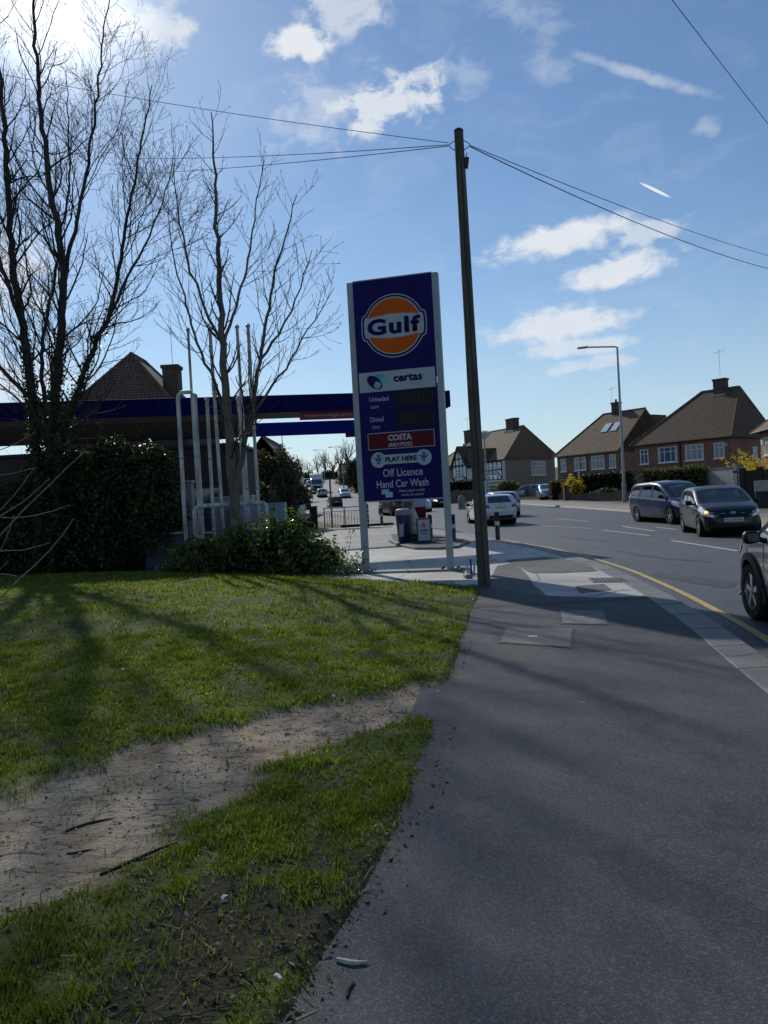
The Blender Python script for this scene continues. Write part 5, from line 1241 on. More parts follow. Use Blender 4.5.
def make_car(name, label, cat, spec, group=None):
    """builds a car at the origin, nose towards +X"""
    S = spec; L, W = S['L'], S['W']; root = empty(name, (0, 0, 0), 0, label, cat, group)
    s = car_surface(L, W, S['top'], S['bot'], S['belt'], S['roof'], S['plan'], S.get('tumble', .24), S.get('nx', 110), S.get('ns', 44))
    V = s.V; F_ = np.array(s.F); cen = V[F_].mean(1)
    kill = np.zeros(len(F_), bool); wr = S['wr']; ra = S.get('ra', wr+.055)
    for xw in S['wx']: kill |= ((cen[:, 0]-xw)**2+(cen[:, 2]-wr)**2 < ra**2) & (np.abs(cen[:, 1]) > W*.28)
    see = S.get('see', False)
    wins = S['side']; ws = S['screen']; rw = S['rear']
    if see:
        for p in wins: kill |= inpoly(cen[:, 0], cen[:, 2], inset(p, .03)) & (np.abs(cen[:, 1]) > W*.22)
        kill |= inpoly(cen[:, 1], cen[:, 2], inset(ws, .05)) & (cen[:, 0] > 0)
        kill |= inpoly(cen[:, 1], cen[:, 2], inset(rw, .05)) & (cen[:, 0] < 0)
    keep = F_[~kill]
    faces = [tuple(int(i) for i in q_) for q_ in keep]+s.caps
    me = bpy.data.meshes.new('body'); me.from_pydata([tuple(v) for v in V], [], faces); me.polygons.foreach_set('use_smooth', [True]*len(faces)); me.materials.append(S['paint'])
    body = bpy.data.objects.new('body', me); C.objects.link(body); body.parent = root
    gm = M_glass if see else M_dgc
    dark = M_dgc
    # glass with a black border
    def glaze(poly, side, nm):
        if see:
            ip = inset(poly, .045); n = len(poly)
            bm_ = patch(s, ip, side, .004, M_glass, nm, root)
            # border ring: quads between the outline and its inset
            for i in range(n):
                patch(s, [poly[i], poly[(i+1) % n], ip[(i+1) % n], ip[i]], side, .006, M_trim, 'seal', bm_)
            return bm_
        return patch(s, poly, side, .006, dark, nm, root, .1)
    for p in wins:
        for sd in 'LR': glaze(p, sd, 'window')
    glaze(ws, 'F', 'windscreen'); glaze(rw, 'B', 'rear_window')
    # lamps, plates, grille
    for sd in 'LR': 
        if 'head' in S:
            hl = patch(s, S['head'], sd, .008, M_lens, 'headlight', root)
            if S.get('ind') == sd: patch(s, S['indpoly'], 'F', .03, M_ind, 'indicator', hl)
        if 'tail' in S: patch(s, S['tail'], sd, .008, M_tail, 'tail_light', root)
    for sg in (-1, 1):
        if 'headf' in S: patch(s, [(sg*a, b_) for a, b_ in S['headf']], 'F', .010, M_lens if not S.get('drl') else M_drl, 'headlight', root)
        if 'tailb' in S: patch(s, [(sg*a, b_) for a, b_ in S['tailb']], 'B', .010, M_tail, 'tail_light', root)
    for key, sd, mt, nm in S.get('extra', []): patch(s, key, sd, .007, mt, nm, root)
    z_ = S['pz']; pf = patch(s, rect(-.26, z_[0]-.055, .26, z_[0]+.055), 'F', .016, M_platew, 'number_plate', root)
    pb_ = patch(s, rect(-.26, z_[1]-.055, .26, z_[1]+.055), 'B', .016, M_platey, 'number_plate', root)
    if see:
        for (p_, sg) in ((pf, 1), (pb_, -1)):
            hit = s.bvh.ray_cast(Vector((sg*6, 0, z_[0 if sg > 0 else 1])), Vector((-sg, 0, 0)))[0]
            tx = text(S.get('plate', 'KE58 WXN'), .44, .066, M_trim, p_, 0, 0, -.0, .012, .002)
            tx.location = (hit.x+sg*.022, 0, z_[0 if sg > 0 else 1]); tx.rotation_euler.z = R(90*sg)
    # shut lines: thin dark strips
    if S.get('lines'):
        for ln in S['lines']:
            for sd in 'LR':
                for i in range(len(ln)-1):
                    (a, b_), (c_, d_) = ln[i], ln[i+1]; l_ = math.hypot(c_-a, d_-b_); n_ = (-(d_-b_)/l_*.006, (c_-a)/l_*.006)
                    patch(s, [(a-n_[0], b_-n_[1]), (c_-n_[0], d_-n_[1]), (c_+n_[0], d_+n_[1]), (a+n_[0], b_+n_[1])], sd, .002, M_trim, 'shut_line', body, .08)
        for hx, hz in S.get('handles', []):
            for sd in 'LR':
                sg = 1 if sd == 'L' else -1; hit = s.bvh.ray_cast(Vector((hx, sg*3, hz)), Vector((0, -sg, 0)))[0]
                o = MB().box((hx, hit.y+sg*.018, hz), (.19, .03, .032)).build('door_handle', S.get('hmat', S['paint']), root, bevel=.008)
    for a in S.get('arch', []):
        for sd in 'LR':
            pts = [(a+(ra+.045)*math.cos(R(k)), wr+(ra+.045)*math.sin(R(k))) for k in range(-12, 193, 12)]; pin = [(a+(ra-.035)*math.cos(R(k)), wr+(ra-.035)*math.sin(R(k))) for k in range(-12, 193, 12)]
            for i in range(len(pts)-1): pass
            mb = MB(); sg = 1 if sd == 'L' else -1; vs = []
            for (x1, z1), (x2, z2) in zip(pts, pin):
                hh = s.bvh.ray_cast(Vector((x1, sg*3, max(z1, .26))), Vector((0, -sg, 0)))[0]; yv = (hh.y if hh else sg*W*.48)+sg*.022
                vs += [(x1, yv-sg*.05, z1), (x1, yv, z1), (x2, yv+sg*.006, z2), (x2, yv-sg*.09, z2)]
            fs = []
            for i in range(len(pts)-1):
                for k in range(3): fs.append((i*4+k, i*4+k+1, (i+1)*4+k+1, (i+1)*4+k))
            mb.add(vs, fs).build('wheel_arch', M_trim, root, smooth=True)
    # underside and cabin
    ub = MB().b2((-L*.46, -W*.40, .20), (L*.46, W*.40, .50)); 
    for xw in S['wx']: ub.lathe([(ra+.01, -W*.42), (ra+.01, W*.42)], 20, (xw, 0, wr+.0), 'Y')
    ub.build('underside', M_trim, root)
    if see:
        sx = S['seats']
        for x_, wd in ((sx[0], .5), (sx[1], 1.2)):
            for y_ in ((-.36, .36) if wd < 1 else (0,)):
                mb = MB(); mb.box((x_, y_, .60), (.5, wd, .16)).box((x_-.27, y_, .92), (.13, wd, .56), ry=-.2)
                for q_ in ((0,) if wd < 1 else (-.35, .35)): mb.box((x_-.36, y_+q_, 1.27), (.09, .24, .17), ry=-.15)
                mb.build('seat', M_int, root, bevel=.03)
        MB().b2((sx[0]+.55, -W*.40, .62), (sx[0]+.95, W*.40, S['dash'])).build('dashboard', M_int, root, bevel=.04)
        mb = MB(); mb.tube([Vector((sx[0]+.50+.03*math.sin(R(k)), -.36*S.get('drv', 1)+.18*math.cos(R(k)), S['dash']+.03+.17*math.sin(R(k)))) for k in range(0, 361, 24)], .015, 6, cap=False); mb.build('steering_wheel', M_int, root)
    # wheels
    for xw in S['wx']:
        for sg in (-1, 1):
            w_ = empty('wheel', (xw, sg*(W/2-.115), wr)); w_.parent = root
            if sg < 0: w_.rotation_euler.z = math.pi
            tw_ = .20
            MB().lathe([(wr*.64, -tw_*.3), (wr*.66, -tw_/2), (wr*.93, -tw_/2), (wr, -tw_*.36), (wr, tw_*.36), (wr*.93, tw_/2), (wr*.66, tw_/2), (wr*.64, tw_*.3)], 32, axis='Y', cap=False).build('tyre', M_tyre, w_, smooth=True)
            rm = MB().lathe([(wr*.60, -.04), (wr*.655, .085), (wr*.61, .09), (wr*.58, .03)], 32, axis='Y', cap=False)
            for k in range(S.get('spokes', 5)):
                an = 2*math.pi*k/S.get('spokes', 5)+.3
                for da in ((-.10, .10) if S.get('spokes', 5) == 5 else (0,)):
                    c_ = (math.cos(an+da)*wr*.36, .062, math.sin(an+da)*wr*.36); rm.box(c_, (wr*.58, .035, wr*.10), ry=-(an+da*.6))
            rm.lathe([(wr*.16, .04), (wr*.13, .085), (.01, .09)], 14, axis='Y')
            ro_ = rm.build('rim', M_alloy, w_)
            MB().lathe([(wr*.64, -.02), (wr*.64, .005), (.02, .01)], 20, axis='Y').build('brake_disc', M_trim, w_)
    # mirrors
    for sg in (-1, 1):
        mx, mz = S['mirror']; 
        hit = s.bvh.ray_cast(Vector((mx, sg*3, mz-.06)), Vector((0, -sg, 0)))[0]; yv = abs(hit.y) if hit else W*.46
        mb = MB(); ms_ = S.get('ms', .85); mb.lathe([(.02, -.125*ms_), (.075*ms_, -.11*ms_), (.095*ms_, 0), (.09*ms_, .09*ms_), (.05*ms_, .125*ms_)], 14, axis='Y'); mb.v = [(v_[0]*.75+mx, v_[1]*.9+sg*(yv+.14), v_[2]*.95+mz) for v_ in mb.v]
        mb.tube([(mx, sg*(yv-.02), mz-.05), (mx, sg*(yv+.08), mz-.02)], .03, 8)
        mr = mb.build('mirror', S.get('mmat', M_trim), root, smooth=True)
        MB().box((mx-.076*ms_, sg*(yv+.14), mz), (.006, .15*ms_, .11*ms_)).build('mirror_glass', M_dgc, mr, bevel=.002)
    if S.get('rails'):
        for sg in (-1, 1): MB().tube([(x_, sg*W*.34, S['roof']+(.0 if i in (0, 3) else .06)) for i, x_ in enumerate(S['rails'])], .018, 8).build('roof_rail', M_alloy, root, smooth=True)
    if S.get('ant'): MB().tube([(S['ant'][0], 0, S['ant'][1]), (S['ant'][0]-.12, 0, S['ant'][1]+.28)], .006, 5).build('antenna', M_trim, root)
    return root
def put(o, loc, heading): o.location = loc; o.rotation_euler.z = heading; return o
def hatch_spec(paint_, L=3.95, W=1.72, Hh=1.48, see=False, **k):
    f = Hh/1.48; l = L/3.95
    top = [(-1.975, .62), (-1.95, .98), (-1.83, 1.06), (-1.52, 1.40), (-1.25, 1.455), (-.5, 1.48), (.0, 1.455), (.30, 1.38), (1.08, 1.0), (1.35, .95), (1.68, .86), (1.86, .76), (1.95, .62), (1.975, .52)]
    bot = [(-1.975, .42), (-1.9, .30), (-1.5, .20), (1.4, .18), (1.85, .20), (1.975, .28)]
    belt = [(-1.975, 1.02), (-1.2, 1.0), (.2, .92), (1.2, .84), (1.975, .7)]
    plan = [(-1.975, .78), (-1.93, .86), (-1.7, .95), (-1.0, 1.0), (.6, 1.0), (1.3, .97), (1.7, .88), (1.88, .74), (1.95, .58), (1.975, .46)]
    sc_ = lambda P: [(x*l, z*f) for x, z in P]
    S = dict(L=L, W=W, top=sc_(top), bot=bot and [(x*l, z) for x, z in bot], belt=sc_(belt), roof=1.48*f, plan=[(x*l, w) for x, w in plan], paint=paint_, wr=.30, wx=(-1.24*l, 1.25*l), see=see,
             side=[sc_([(-.42, .99), (.46, .935), (.82, .965), (.22, 1.33), (-.02, 1.385), (-.40, 1.40)]), sc_([(-1.36, 1.05), (-.50, 1.0), (-.48, 1.40), (-1.0, 1.375), (-1.30, 1.25)])],
             screen=[(-.62, .985*f), (.62, .985*f), (.52, 1.395*f), (-.52, 1.395*f)], rear=[(-.58, 1.06*f), (.58, 1.06*f), (.48, 1.37*f), (-.48, 1.37*f)],
             head=sc_([(1.30, .80), (1.55, .68), (1.93, .58), (1.955, .66), (1.80, .76), (1.45, .88), (1.28, .90)]), tail=sc_([(-1.95, .72), (-1.72, .78), (-1.60, 1.02), (-1.70, 1.08), (-1.93, 1.0)]),
             pz=(.50, .82), seats=(.0, -.85), dash=.95*f, mirror=(.62*l, 1.0*f), lines=[sc_([(.62, .92), (.66, .6), (.55, .28)]), sc_([(-.46, .99), (-.46, .3)]), sc_([(-1.15, 1.0), (-1.02, .62), (-.85, .5)]), sc_([(-.85, .30), (.55, .28)])],
             handles=[(-.22*l, .86*f), (-1.0*l, .89*f)], ant=(-.9*l, 1.49*f))
    S.update(k); return S
# dark hatchback in the road, indicator lit
P_blue = paint('midnight_blue_paint', (.006, .008, .026), 0); P_fb = paint('dark_blue_grey_paint', (.005, .006, .013), 0)
S = hatch_spec(P_fb, see=True, ind='R', indpoly=[(-.73, .71), (-.665, .705), (-.66, .755), (-.72, .76)],
    extra=[([(-.40, .235), (.40, .235), (.46, .37), (-.46, .37)], 'F', M_trim, 'lower_grille'), ([(-.42, .60), (.42, .60), (.40, .655), (-.40, .655)], 'F', M_trim, 'upper_grille'), ([(-.74, .26), (-.56, .26), (-.54, .38), (-.72, .38)], 'F', M_trim, 'fog_recess'), ([(.74, .26), (.56, .26), (.54, .38), (.72, .38)], 'F', M_trim, 'fog_recess'), (circ(0, .70, .085, .038, 16), 'F', M_alloy, 'badge')], plate='NL13 WXN')
h1 = make_car('hatchback_car', 'dark blue hatchback with its amber indicator lit, nearest of the two oncoming cars', 'car', S)
HD = R(-101.3); c_ = at(718.5, 23.7, 0); put(h1, (c_.x, c_.y, -.008), HD)
# people carrier behind it
def mpv_spec(paint_, **k):
    top = [(-2.3, .62), (-2.28, 1.05), (-2.12, 1.25), (-1.92, 1.62), (-1.6, 1.70), (-.3, 1.73), (.3, 1.68), (.62, 1.58), (1.55, 1.05), (1.9, .95), (2.15, .84), (2.27, .70), (2.3, .55)]
    bot = [(-2.3, .42), (-2.2, .30), (-1.7, .22), (1.6, .2), (2.1, .22), (2.3, .30)]
    belt = [(-2.3, 1.12), (-1.2, 1.08), (.3, 1.0), (1.5, .93), (2.3, .75)]
    plan = [(-2.3, .80), (-2.25, .88), (-2.0, .96), (-1.2, 1.0), (.8, 1.0), (1.6, .97), (2.0, .88), (2.2, .74), (2.27, .58), (2.3, .45)]
    S = dict(L=4.6, W=1.8, top=top, bot=bot, belt=belt, roof=1.73, plan=plan, paint=paint_, wr=.32, wx=(-1.42, 1.42), see=True,
        side=[[(.02, 1.06), (.85, 1.0), (1.10, 1.06), (.55, 1.48), (.36, 1.57), (.04, 1.60)], [(-1.0, 1.10), (-.06, 1.06), (-.05, 1.60), (-1.0, 1.59)], [(-1.98, 1.22), (-1.08, 1.11), (-1.08, 1.59), (-1.6, 1.56), (-1.85, 1.48)]],
        screen=[(-.68, 1.06), (.68, 1.06), (.56, 1.60), (-.56, 1.60)], rear=[(-.62, 1.18), (.62, 1.18), (.52, 1.58), (-.52, 1.58)],
        head=[(1.62, .80), (1.85, .70), (2.2, .62), (2.24, .74), (2.05, .86), (1.65, .93)], tail=[(-2.28, .82), (-2.05, .88), (-1.92, 1.20), (-2.0, 1.30), (-2.24, 1.12)], tumble=.22,
        pz=(.48, .86), seats=(.35, -.55), dash=1.02, mirror=(1.0, 1.10), lines=[[(.95, 1.0), (.98, .6), (.85, .3)], [(-.02, 1.05), (-.02, .32)], [(-1.04, 1.1), (-1.04, .7), (-.9, .6)], [(-.9, .32), (.85, .3)]], handles=[(.18, .96), (-.82, .99)],
        extra=[([(-.48, .24), (.48, .24), (.52, .36), (-.52, .36)], 'F', M_trim, 'lower_grille'), ([(-.40, .60), (.40, .60), (.42, .70), (-.42, .70)], 'F', M_trim, 'upper_grille')], plate='YJ07 DKT')
    S.update(k); return S
m1 = make_car('people_carrier', 'blue people carrier with open driver window behind the dark hatchback', 'car', mpv_spec(paint('deep_blue_paint', (.002, .015, .072), 0)))
c_ = at(672, 31.9); put(m1, (c_.x, c_.y, h(c_.y)-.008), R(-90+7.7))
# silver crossover cut by the right edge
def suv_spec(paint_):
    top = [(-2.15, .70), (-2.13, 1.05), (-2.0, 1.2), (-1.72, 1.58), (-1.4, 1.64), (-.3, 1.68), (.25, 1.63), (.55, 1.53), (1.15, 1.13), (1.5, 1.08), (1.85, 1.0), (2.05, .88), (2.13, .72), (2.15, .6)]
    bot = [(-2.15, .48), (-2.0, .36), (-1.6, .27), (1.5, .26), (1.95, .30), (2.15, .40)]
    belt = [(-2.15, 1.14), (-1.0, 1.10), (.3, 1.05), (1.2, .99), (2.15, .86)]
    plan = [(-2.15, .80), (-2.1, .88), (-1.8, .96), (-1.2, 1.0), (.8, 1.0), (1.4, .98), (1.8, .91), (2.02, .80), (2.12, .62), (2.15, .5)]
    return dict(L=4.3, W=1.82, top=top, bot=bot, belt=belt, roof=1.68, plan=plan, paint=paint_, wr=.325, ra=.405, wx=(-1.32, 1.34), see=True, nx=240, ns=70, mmat=M_trim, hmat=M_trim,
        side=[[(-.10, 1.11), (.75, 1.06), (1.0, 1.10), (.45, 1.47), (.26, 1.53), (-.08, 1.55)], [(-1.1, 1.14), (-.18, 1.11), (-.18, 1.55), (-.9, 1.54), (-1.05, 1.45)], [(-1.75, 1.24), (-1.18, 1.15), (-1.14, 1.44), (-1.35, 1.46)]],
        screen=[(-.68, 1.13), (.68, 1.13), (.57, 1.56), (-.57, 1.56)], rear=[(-.6, 1.15), (.6, 1.15), (.5, 1.52), (-.5, 1.52)],
        head=[(1.72, .84), (1.95, .74), (2.09, .72), (2.08, .86), (1.9, .98), (1.68, 1.0)], tail=[(-2.13, .84), (-1.95, .86), (-1.88, 1.16), (-1.95, 1.22), (-2.11, 1.08)],
        pz=(.62, .92), seats=(.22, -.62), dash=1.08, mirror=(.80, 1.07), ms=.8, lines=[[(.84, 1.05), (.86, .65), (.72, .36)], [(-.14, 1.1), (-.14, .36)], [(-1.14, 1.12), (-1.06, .75), (-.9, .62)], [(-.9, .38), (.72, .36)]], handles=[(.02, .96), (-.95, .99)],
        arch=(-1.32, 1.34), rails=(-1.3, -1.2, .1, .2), extra=[([(-.55, .62), (.55, .62), (.60, .84), (-.60, .84)], 'F', M_trim, 'upper_grille'), ([(-1.5, .30), (.82, .30), (.82, .40), (-1.5, .40)], 'L', M_trim, 'sill_cladding'), ([(-1.5, .30), (.82, .30), (.82, .40), (-1.5, .40)], 'R', M_trim, 'sill_cladding')], plate='GU19 ZRC', spokes=5)
sv = suv_spec(paint('silver_grey_paint', (.20, .215, .225), .4)); q_ = .935
for k_ in ('top', 'belt', 'screen', 'rear', 'head', 'tail'): sv[k_] = [(a, b_*q_) for a, b_ in sv[k_]]
sv['side'] = [[(a, b_*q_) for a, b_ in p_] for p_ in sv['side']]; sv['lines'] = [[(a, b_*q_) for a, b_ in p_] for p_ in sv['lines']]; sv['handles'] = [(a, b_*q_) for a, b_ in sv['handles']]
sv['roof'] *= q_; sv['dash'] *= q_; sv['mirror'] = (.80, .985); sv['extra'][0] = ([(a, b_*q_) for a, b_ in sv['extra'][0][0]],)+sv['extra'][0][1:]
d1 = make_car('crossover_car', 'silver grey crossover cut off by the right edge of the photo', 'car', sv)
hd = R(90-6.5); Xd = Vector((math.cos(hd), math.sin(hd), 0)); Yd = Vector((-Xd.y, Xd.x, 0))
wpos = Vector((4.17, 8.75, 0)); put(d1, tuple(wpos-Xd*1.34-Yd*(.91-.02)+Vector((0, 0, -.008))), hd)
# white saloon seen from behind, another pale car beyond it
P_wh = paint('white_paint', (.58, .60, .62), 0); P_sv = paint('silver_paint', (.36, .38, .41), .5); P_bk = paint('black_paint', (.005, .005, .006), 0); P_pb = paint('pale_blue_paint', (.22, .34, .48), .3)
S = hatch_spec(P_wh, 4.45, 1.78, 1.46, see=False, plate='LK64 HNM', wr=.31, tailb=[(.52, .80), (.80, .86), (.80, 1.0), (.56, .93)], extra=[([(-.55, .32), (.55, .32), (.6, .44), (-.6, .44)], 'B', M_trim, 'bumper_insert'), (circ(0, .98, .06, .06, 14), 'B', M_alloy, 'badge')])
w1 = make_car('white_car', 'white car driving away, half hidden by the telegraph pole', 'car', S)
c_ = at(491, 38.2); put(w1, (c_.x, c_.y, h(c_.y)-.008), R(90+5))
def far_spec(p_, L=4.2, Hh=1.48, **k):
    return hatch_spec(p_, L, 1.76, Hh, nx=40, ns=26, headf=[(.50, .60), (.78, .64), (.78, .76), (.54, .72)], tailb=[(.55, .80), (.80, .82), (.80, 1.02), (.6, .98)], lines=None, **k)
protos = {}
def far_car(key, px, D, hd, label, lit=False, name='car', dz=0):
    cols = {'silver': P_sv, 'white': P_wh, 'black': P_bk, 'blue': P_blue, 'pale': P_pb}
    kk = key+('_lit' if lit else '')
    if kk not in protos: protos[kk] = make_car(key+'_car', None, None, far_spec(cols[key], drl=lit)); o = protos[kk]
    else: o = copy_tree(protos[kk])
    c_ = at(px, D); put(o, (c_.x, c_.y, h(c_.y)-.008+dz), hd)
    sl_ = (h(c_.y+1)-h(c_.y-1))/2; ta = math.atan(sl_)
    o.rotation_euler.y = -ta*math.sin(hd)
    tag(o, label, 'car', 'cars in the traffic' if D > 39 else None); return o
far_car('silver', 500, 46, R(94), 'silver car directly beyond the white car')
far_car('black', 433, 72, R(-68), 'dark oncoming car with lit headlamps between the sign panel and its right post', True)
far_car('black', 396, 57, R(108), 'black car driving away under the left half of the sign panel')
far_car('white', 416, 62, R(-75), 'white car half hidden behind the vacuum unit and bin')
far_car('blue', 335, 100, R(100), 'dark car driving away up the hill road behind the sign pole')
far_car('silver', 344.5, 126, R(-80), 'silver oncoming car beside the pale verge on the hill road')
far_car('silver', 322, 132, R(97), 'silver car driving away left of the dark one on the hill road')
far_car('blue', 301, 92, R(110), 'dark car half hidden by the brown bush')
far_car('white', 310, 178, R(97), 'white car directly behind the lorry on the hill road')
far_car('blue', 307, 194, R(97), 'dark blue car near the top of the hill road')
far_car('silver', 302, 212, R(97), 'silver car second from the crest of the hill road')
far_car('white', 297, 228, R(97), 'white car at the crest of the hill road')
far_car('pale', 547, 74.5, R(-95), 'pale blue car parked in the front drive beside the yellow shrub', dz=.15)
far_car('silver', 527, 84, R(165), 'silver car parked behind the grey board fence', dz=.15)
# lorry
lo_ = at(317, 150); lr = empty('box_lorry', (lo_.x, lo_.y, h(150)), R(-84), 'white box lorry coming down the hill road', 'lorry')
lr.rotation_euler.y = math.atan(.064)*math.sin(R(84))
MB().b2((-3.6, -1.25, .95), (1.7, 1.25, 3.55)).build('cargo_box', P_wh, lr, bevel=.05)
cb = MB(); cb.flat([(1.8, .75), (3.5, .75), (3.55, 1.6), (3.2, 2.65), (2.7, 2.8), (1.8, 2.8)], 1.1, 2.2); cb.build('cab', P_wh, lr, bevel=.08)
ws = MB().add([(3.555, -.98, 1.68), (3.555, .98, 1.68), (3.23, .92, 2.62), (3.23, -.92, 2.62), (3.50, -.98, 1.68), (3.50, .98, 1.68), (3.18, .92, 2.62), (3.18, -.92, 2.62)], [(0, 1, 2, 3), (7, 6, 5, 4), (0, 4, 5, 1), (1, 5, 6, 2), (2, 6, 7, 3), (3, 7, 4, 0)]).build('windscreen', M_dgc, lr)
MB().b2((3.50, -.85, .85), (3.56, .85, 1.35)).build('grille', M_trim, lr); MB().b2((3.45, -1.05, .45), (3.62, 1.05, .80)).build('bumper', M_trim, lr)
for sg in (-1, 1):
    MB().box((3.56, sg*.85, 1.0), (.06, .3, .2)).build('headlight', M_lens, lr); MB().box((3.1, sg*1.3, 2.0), (.1, .2, .5)).build('mirror', M_trim, lr)
    MB().box((2.5, sg*1.108, 2.05), (.9, .02, .75)).build('window', M_dgc, lr)
    for x_ in (-2.2, 2.6):
        MB().lathe([(.25, -.14), (.46, -.14), (.48, 0), (.46, .14), (.25, .14)], 20, (x_, sg*1.05, .48), 'Y').build('wheel', M_tyre, lr)
MB().b2((-3.5, -.5, .55), (3.2, .5, .94)).build('chassis', M_trim, lr)

# ================================================================== TREES AND SHRUBS
def bark(name, c1, c2):
    m, t, b = newmat(name); v = coords(t, True); n = noise(t, v, 5, 6, .65, 0, (3, 3, .7)); n2 = noise(t, v, 1.4, 4)
    c = mix(t, smooth_n(t, n, .3, .7), c1, c2); c = mix(t, math_n(t, 'MULTIPLY', smooth_n(t, n2, .5, .7), .5), c, tuple(x*.5 for x in c1))
    t.links.new(c, b.inputs['Base Color']); b.inputs['Roughness'].default_value = .9; bump(t, b, n, .7, .02); return m
M_bark = bark('tree_bark', (.022, .019, .016), (.060, .052, .042)); M_twig = bark('twig_bark', (.020, .015, .013), (.042, .031, .025))
class Tubes:
    """many thin branches gathered into one mesh"""
    def __init__(s): s.V = []; s.F = []; s.n = 0
    def add(s, pts, rads, n):
        P = np.asarray(pts, float); k = len(P)
        T = np.gradient(P, axis=0); T /= np.linalg.norm(T, axis=1)[:, None]+1e-9
        ref = np.array([.3, .9, .1]); U = np.cross(T, ref); U /= np.linalg.norm(U, axis=1)[:, None]+1e-9; Wv = np.cross(T, U)
        an = np.arange(n)*2*np.pi/n
        ring = P[:, None, :]+np.asarray(rads)[:, None, None]*(np.cos(an)[None, :, None]*U[:, None, :]+np.sin(an)[None, :, None]*Wv[:, None, :])
        s.V.append(ring.reshape(-1, 3)); i, j = np.meshgrid(np.arange(k-1), np.arange(n), indexing='ij')
        s.F.append(np.stack([i*n+j, i*n+(j+1) % n, (i+1)*n+(j+1) % n, (i+1)*n+j], -1).reshape(-1, 4)+s.n); s.n += k*n
    def build(s, name, mat, parent, origin):
        return np_mesh(name, np.concatenate(s.V)-np.array(origin), np.concatenate(s.F), mat, parent, True)
def unit(v): return v/(np.linalg.norm(v)+1e-9)
def perp(d):
    a = rng.normal(size=3); a -= d*(a @ d); return unit(a)
def grow(tb, p, d, L, r, lvl, maxl, sp, up=.10, wander=.10, ang=(32, 58), ratio=.55, bud=True, droop=0):
    seg = max(4, int(L/(.16 if lvl >= maxl-1 else .22))); seg = min(seg, 14); st = L/seg
    pts = [p]; dirs = [d]; cur = p
    for i in range(seg):
        d = unit(d+rng.normal(size=3)*wander+np.array([0, 0, up-droop*i/seg])); cur = cur+d*st; pts.append(cur); dirs.append(d)
    rr = np.linspace(r, max(r*.35, .0028), len(pts))
    if lvl >= maxl and bud: rr[-1] = max(rr[-1]*1.9, .007); rr[-2] = max(rr[-2], .0035)
    tb.add(pts, rr, 6 if lvl <= 1 else 4 if lvl == 2 else 3)
    if lvl >= maxl: return
    nch = max(2, int(L/sp)); 
    for k in range(nch):
        t_ = .18+.80*(k+rng.random())/nch; i = min(seg-1, int(t_*seg)); pp = pts[i]+(pts[i+1]-pts[i])*(t_*seg-i)
        a = R(rng.uniform(*ang)); q_ = perp(dirs[i]); q_ = unit(q_+np.array([0, 0, .25])); nd = unit(dirs[i]*math.cos(a)+q_*math.sin(a))
        l2 = L*ratio*(1.12-.75*t_)*rng.uniform(.65, 1.2)
        if l2 < .14: continue
        grow(tb, pp, nd, l2, max(rr[i]*.55, .004), lvl+1, maxl, sp*.62 if lvl < 2 else sp*.8, up, wander, ang, ratio, bud, droop)
def stem(tb, pix, D, r0, r1, n=10, jitter=.02):
    """a limb through photo points (px, py, depth offset) as a smooth tapered tube; returns its points and radii"""
    P = np.array([tuple(P3(x, y, D+o)) for x, y, o in pix]); s_ = np.concatenate([[0], np.cumsum(np.linalg.norm(np.diff(P, axis=0), axis=1))])
    k = max(8, int(s_[-1]/.25)); u_ = np.linspace(0, s_[-1], k); Q = np.stack([np.interp(u_, s_, P[:, i]) for i in range(3)], 1)
    for _ in range(3): Q[1:-1] = (Q[:-2]+2*Q[1:-1]+Q[2:])/4
    Q[1:-1] += rng.normal(size=(k-2, 3))*jitter
    rr = np.linspace(r0, r1, k)**1.0; tb.add(Q, rr, n); return Q, rr
def dress(tb, Q, rr, n, L, t0, maxl, sp, **k):
    """side branches along a limb"""
    for i in range(n):
        t_ = t0+(1-t0)*(i+rng.random())/n; j = min(len(Q)-2, int(t_*(len(Q)-1))); d = unit(Q[j+1]-Q[j]); a = R(rng.uniform(32, 62)); q_ = perp(d); q_ = unit(q_+np.array([0, 0, .15]))
        grow(tb, Q[j], unit(d*math.cos(a)+q_*math.sin(a)), L*(1.15-.62*t_)*rng.uniform(.6, 1.25), max(.006, min(.028, rr[j]*.36)), 1, maxl, sp, **k)
def leaves(name, cen, size, mat, parent, origin, up=.3, aspect=.55, jitter=.35, normals=None):
    n = len(cen); d = rng.normal(size=(n, 3)); d[:, 2] += up
    if normals is not None: d = d*.8+normals
    d /= np.linalg.norm(d, axis=1)[:, None]; a = rng.normal(size=(n, 3)); u_ = np.cross(d, a); u_ /= np.linalg.norm(u_, axis=1)[:, None]+1e-9; w_ = np.cross(d, u_)
    s_ = size*(1-jitter+2*jitter*rng.random(n))[:, None]
    base = cen-u_*s_*.5; tip = cen+u_*s_*.5-d*s_*.12; l = cen+w_*s_*aspect*.5+d*s_*.06; r_ = cen-w_*s_*aspect*.5+d*s_*.06
    V = np.stack([base, l, tip, r_], 1).reshape(-1, 3)-np.array(origin)
    i = np.arange(n)[:, None]*4; return np_mesh(name, V, np.concatenate([i+np.array([0, 1, 2]), i+np.array([0, 2, 3])]), mat, parent)
def blob_pts(n, c, rad, rough=.28, shell=.55, fs=1.2, flat=None):
    """points through the outer part of an uneven lump"""
    d = rng.normal(size=(n, 3)); d /= np.linalg.norm(d, axis=1)[:, None]
    k = np.array([1+rough*2*mnoise.noise(Vector(tuple(q_*fs*1.7+np.array(c)*.37))) + rough*.8*mnoise.noise(Vector(tuple(q_*fs*4+np.array(c)))) for q_ in d])
    rr = (shell+(1-shell)*rng.random(n)**.5)*k; P = np.array(c)+d*rr[:, None]*np.array(rad)
    return P, d
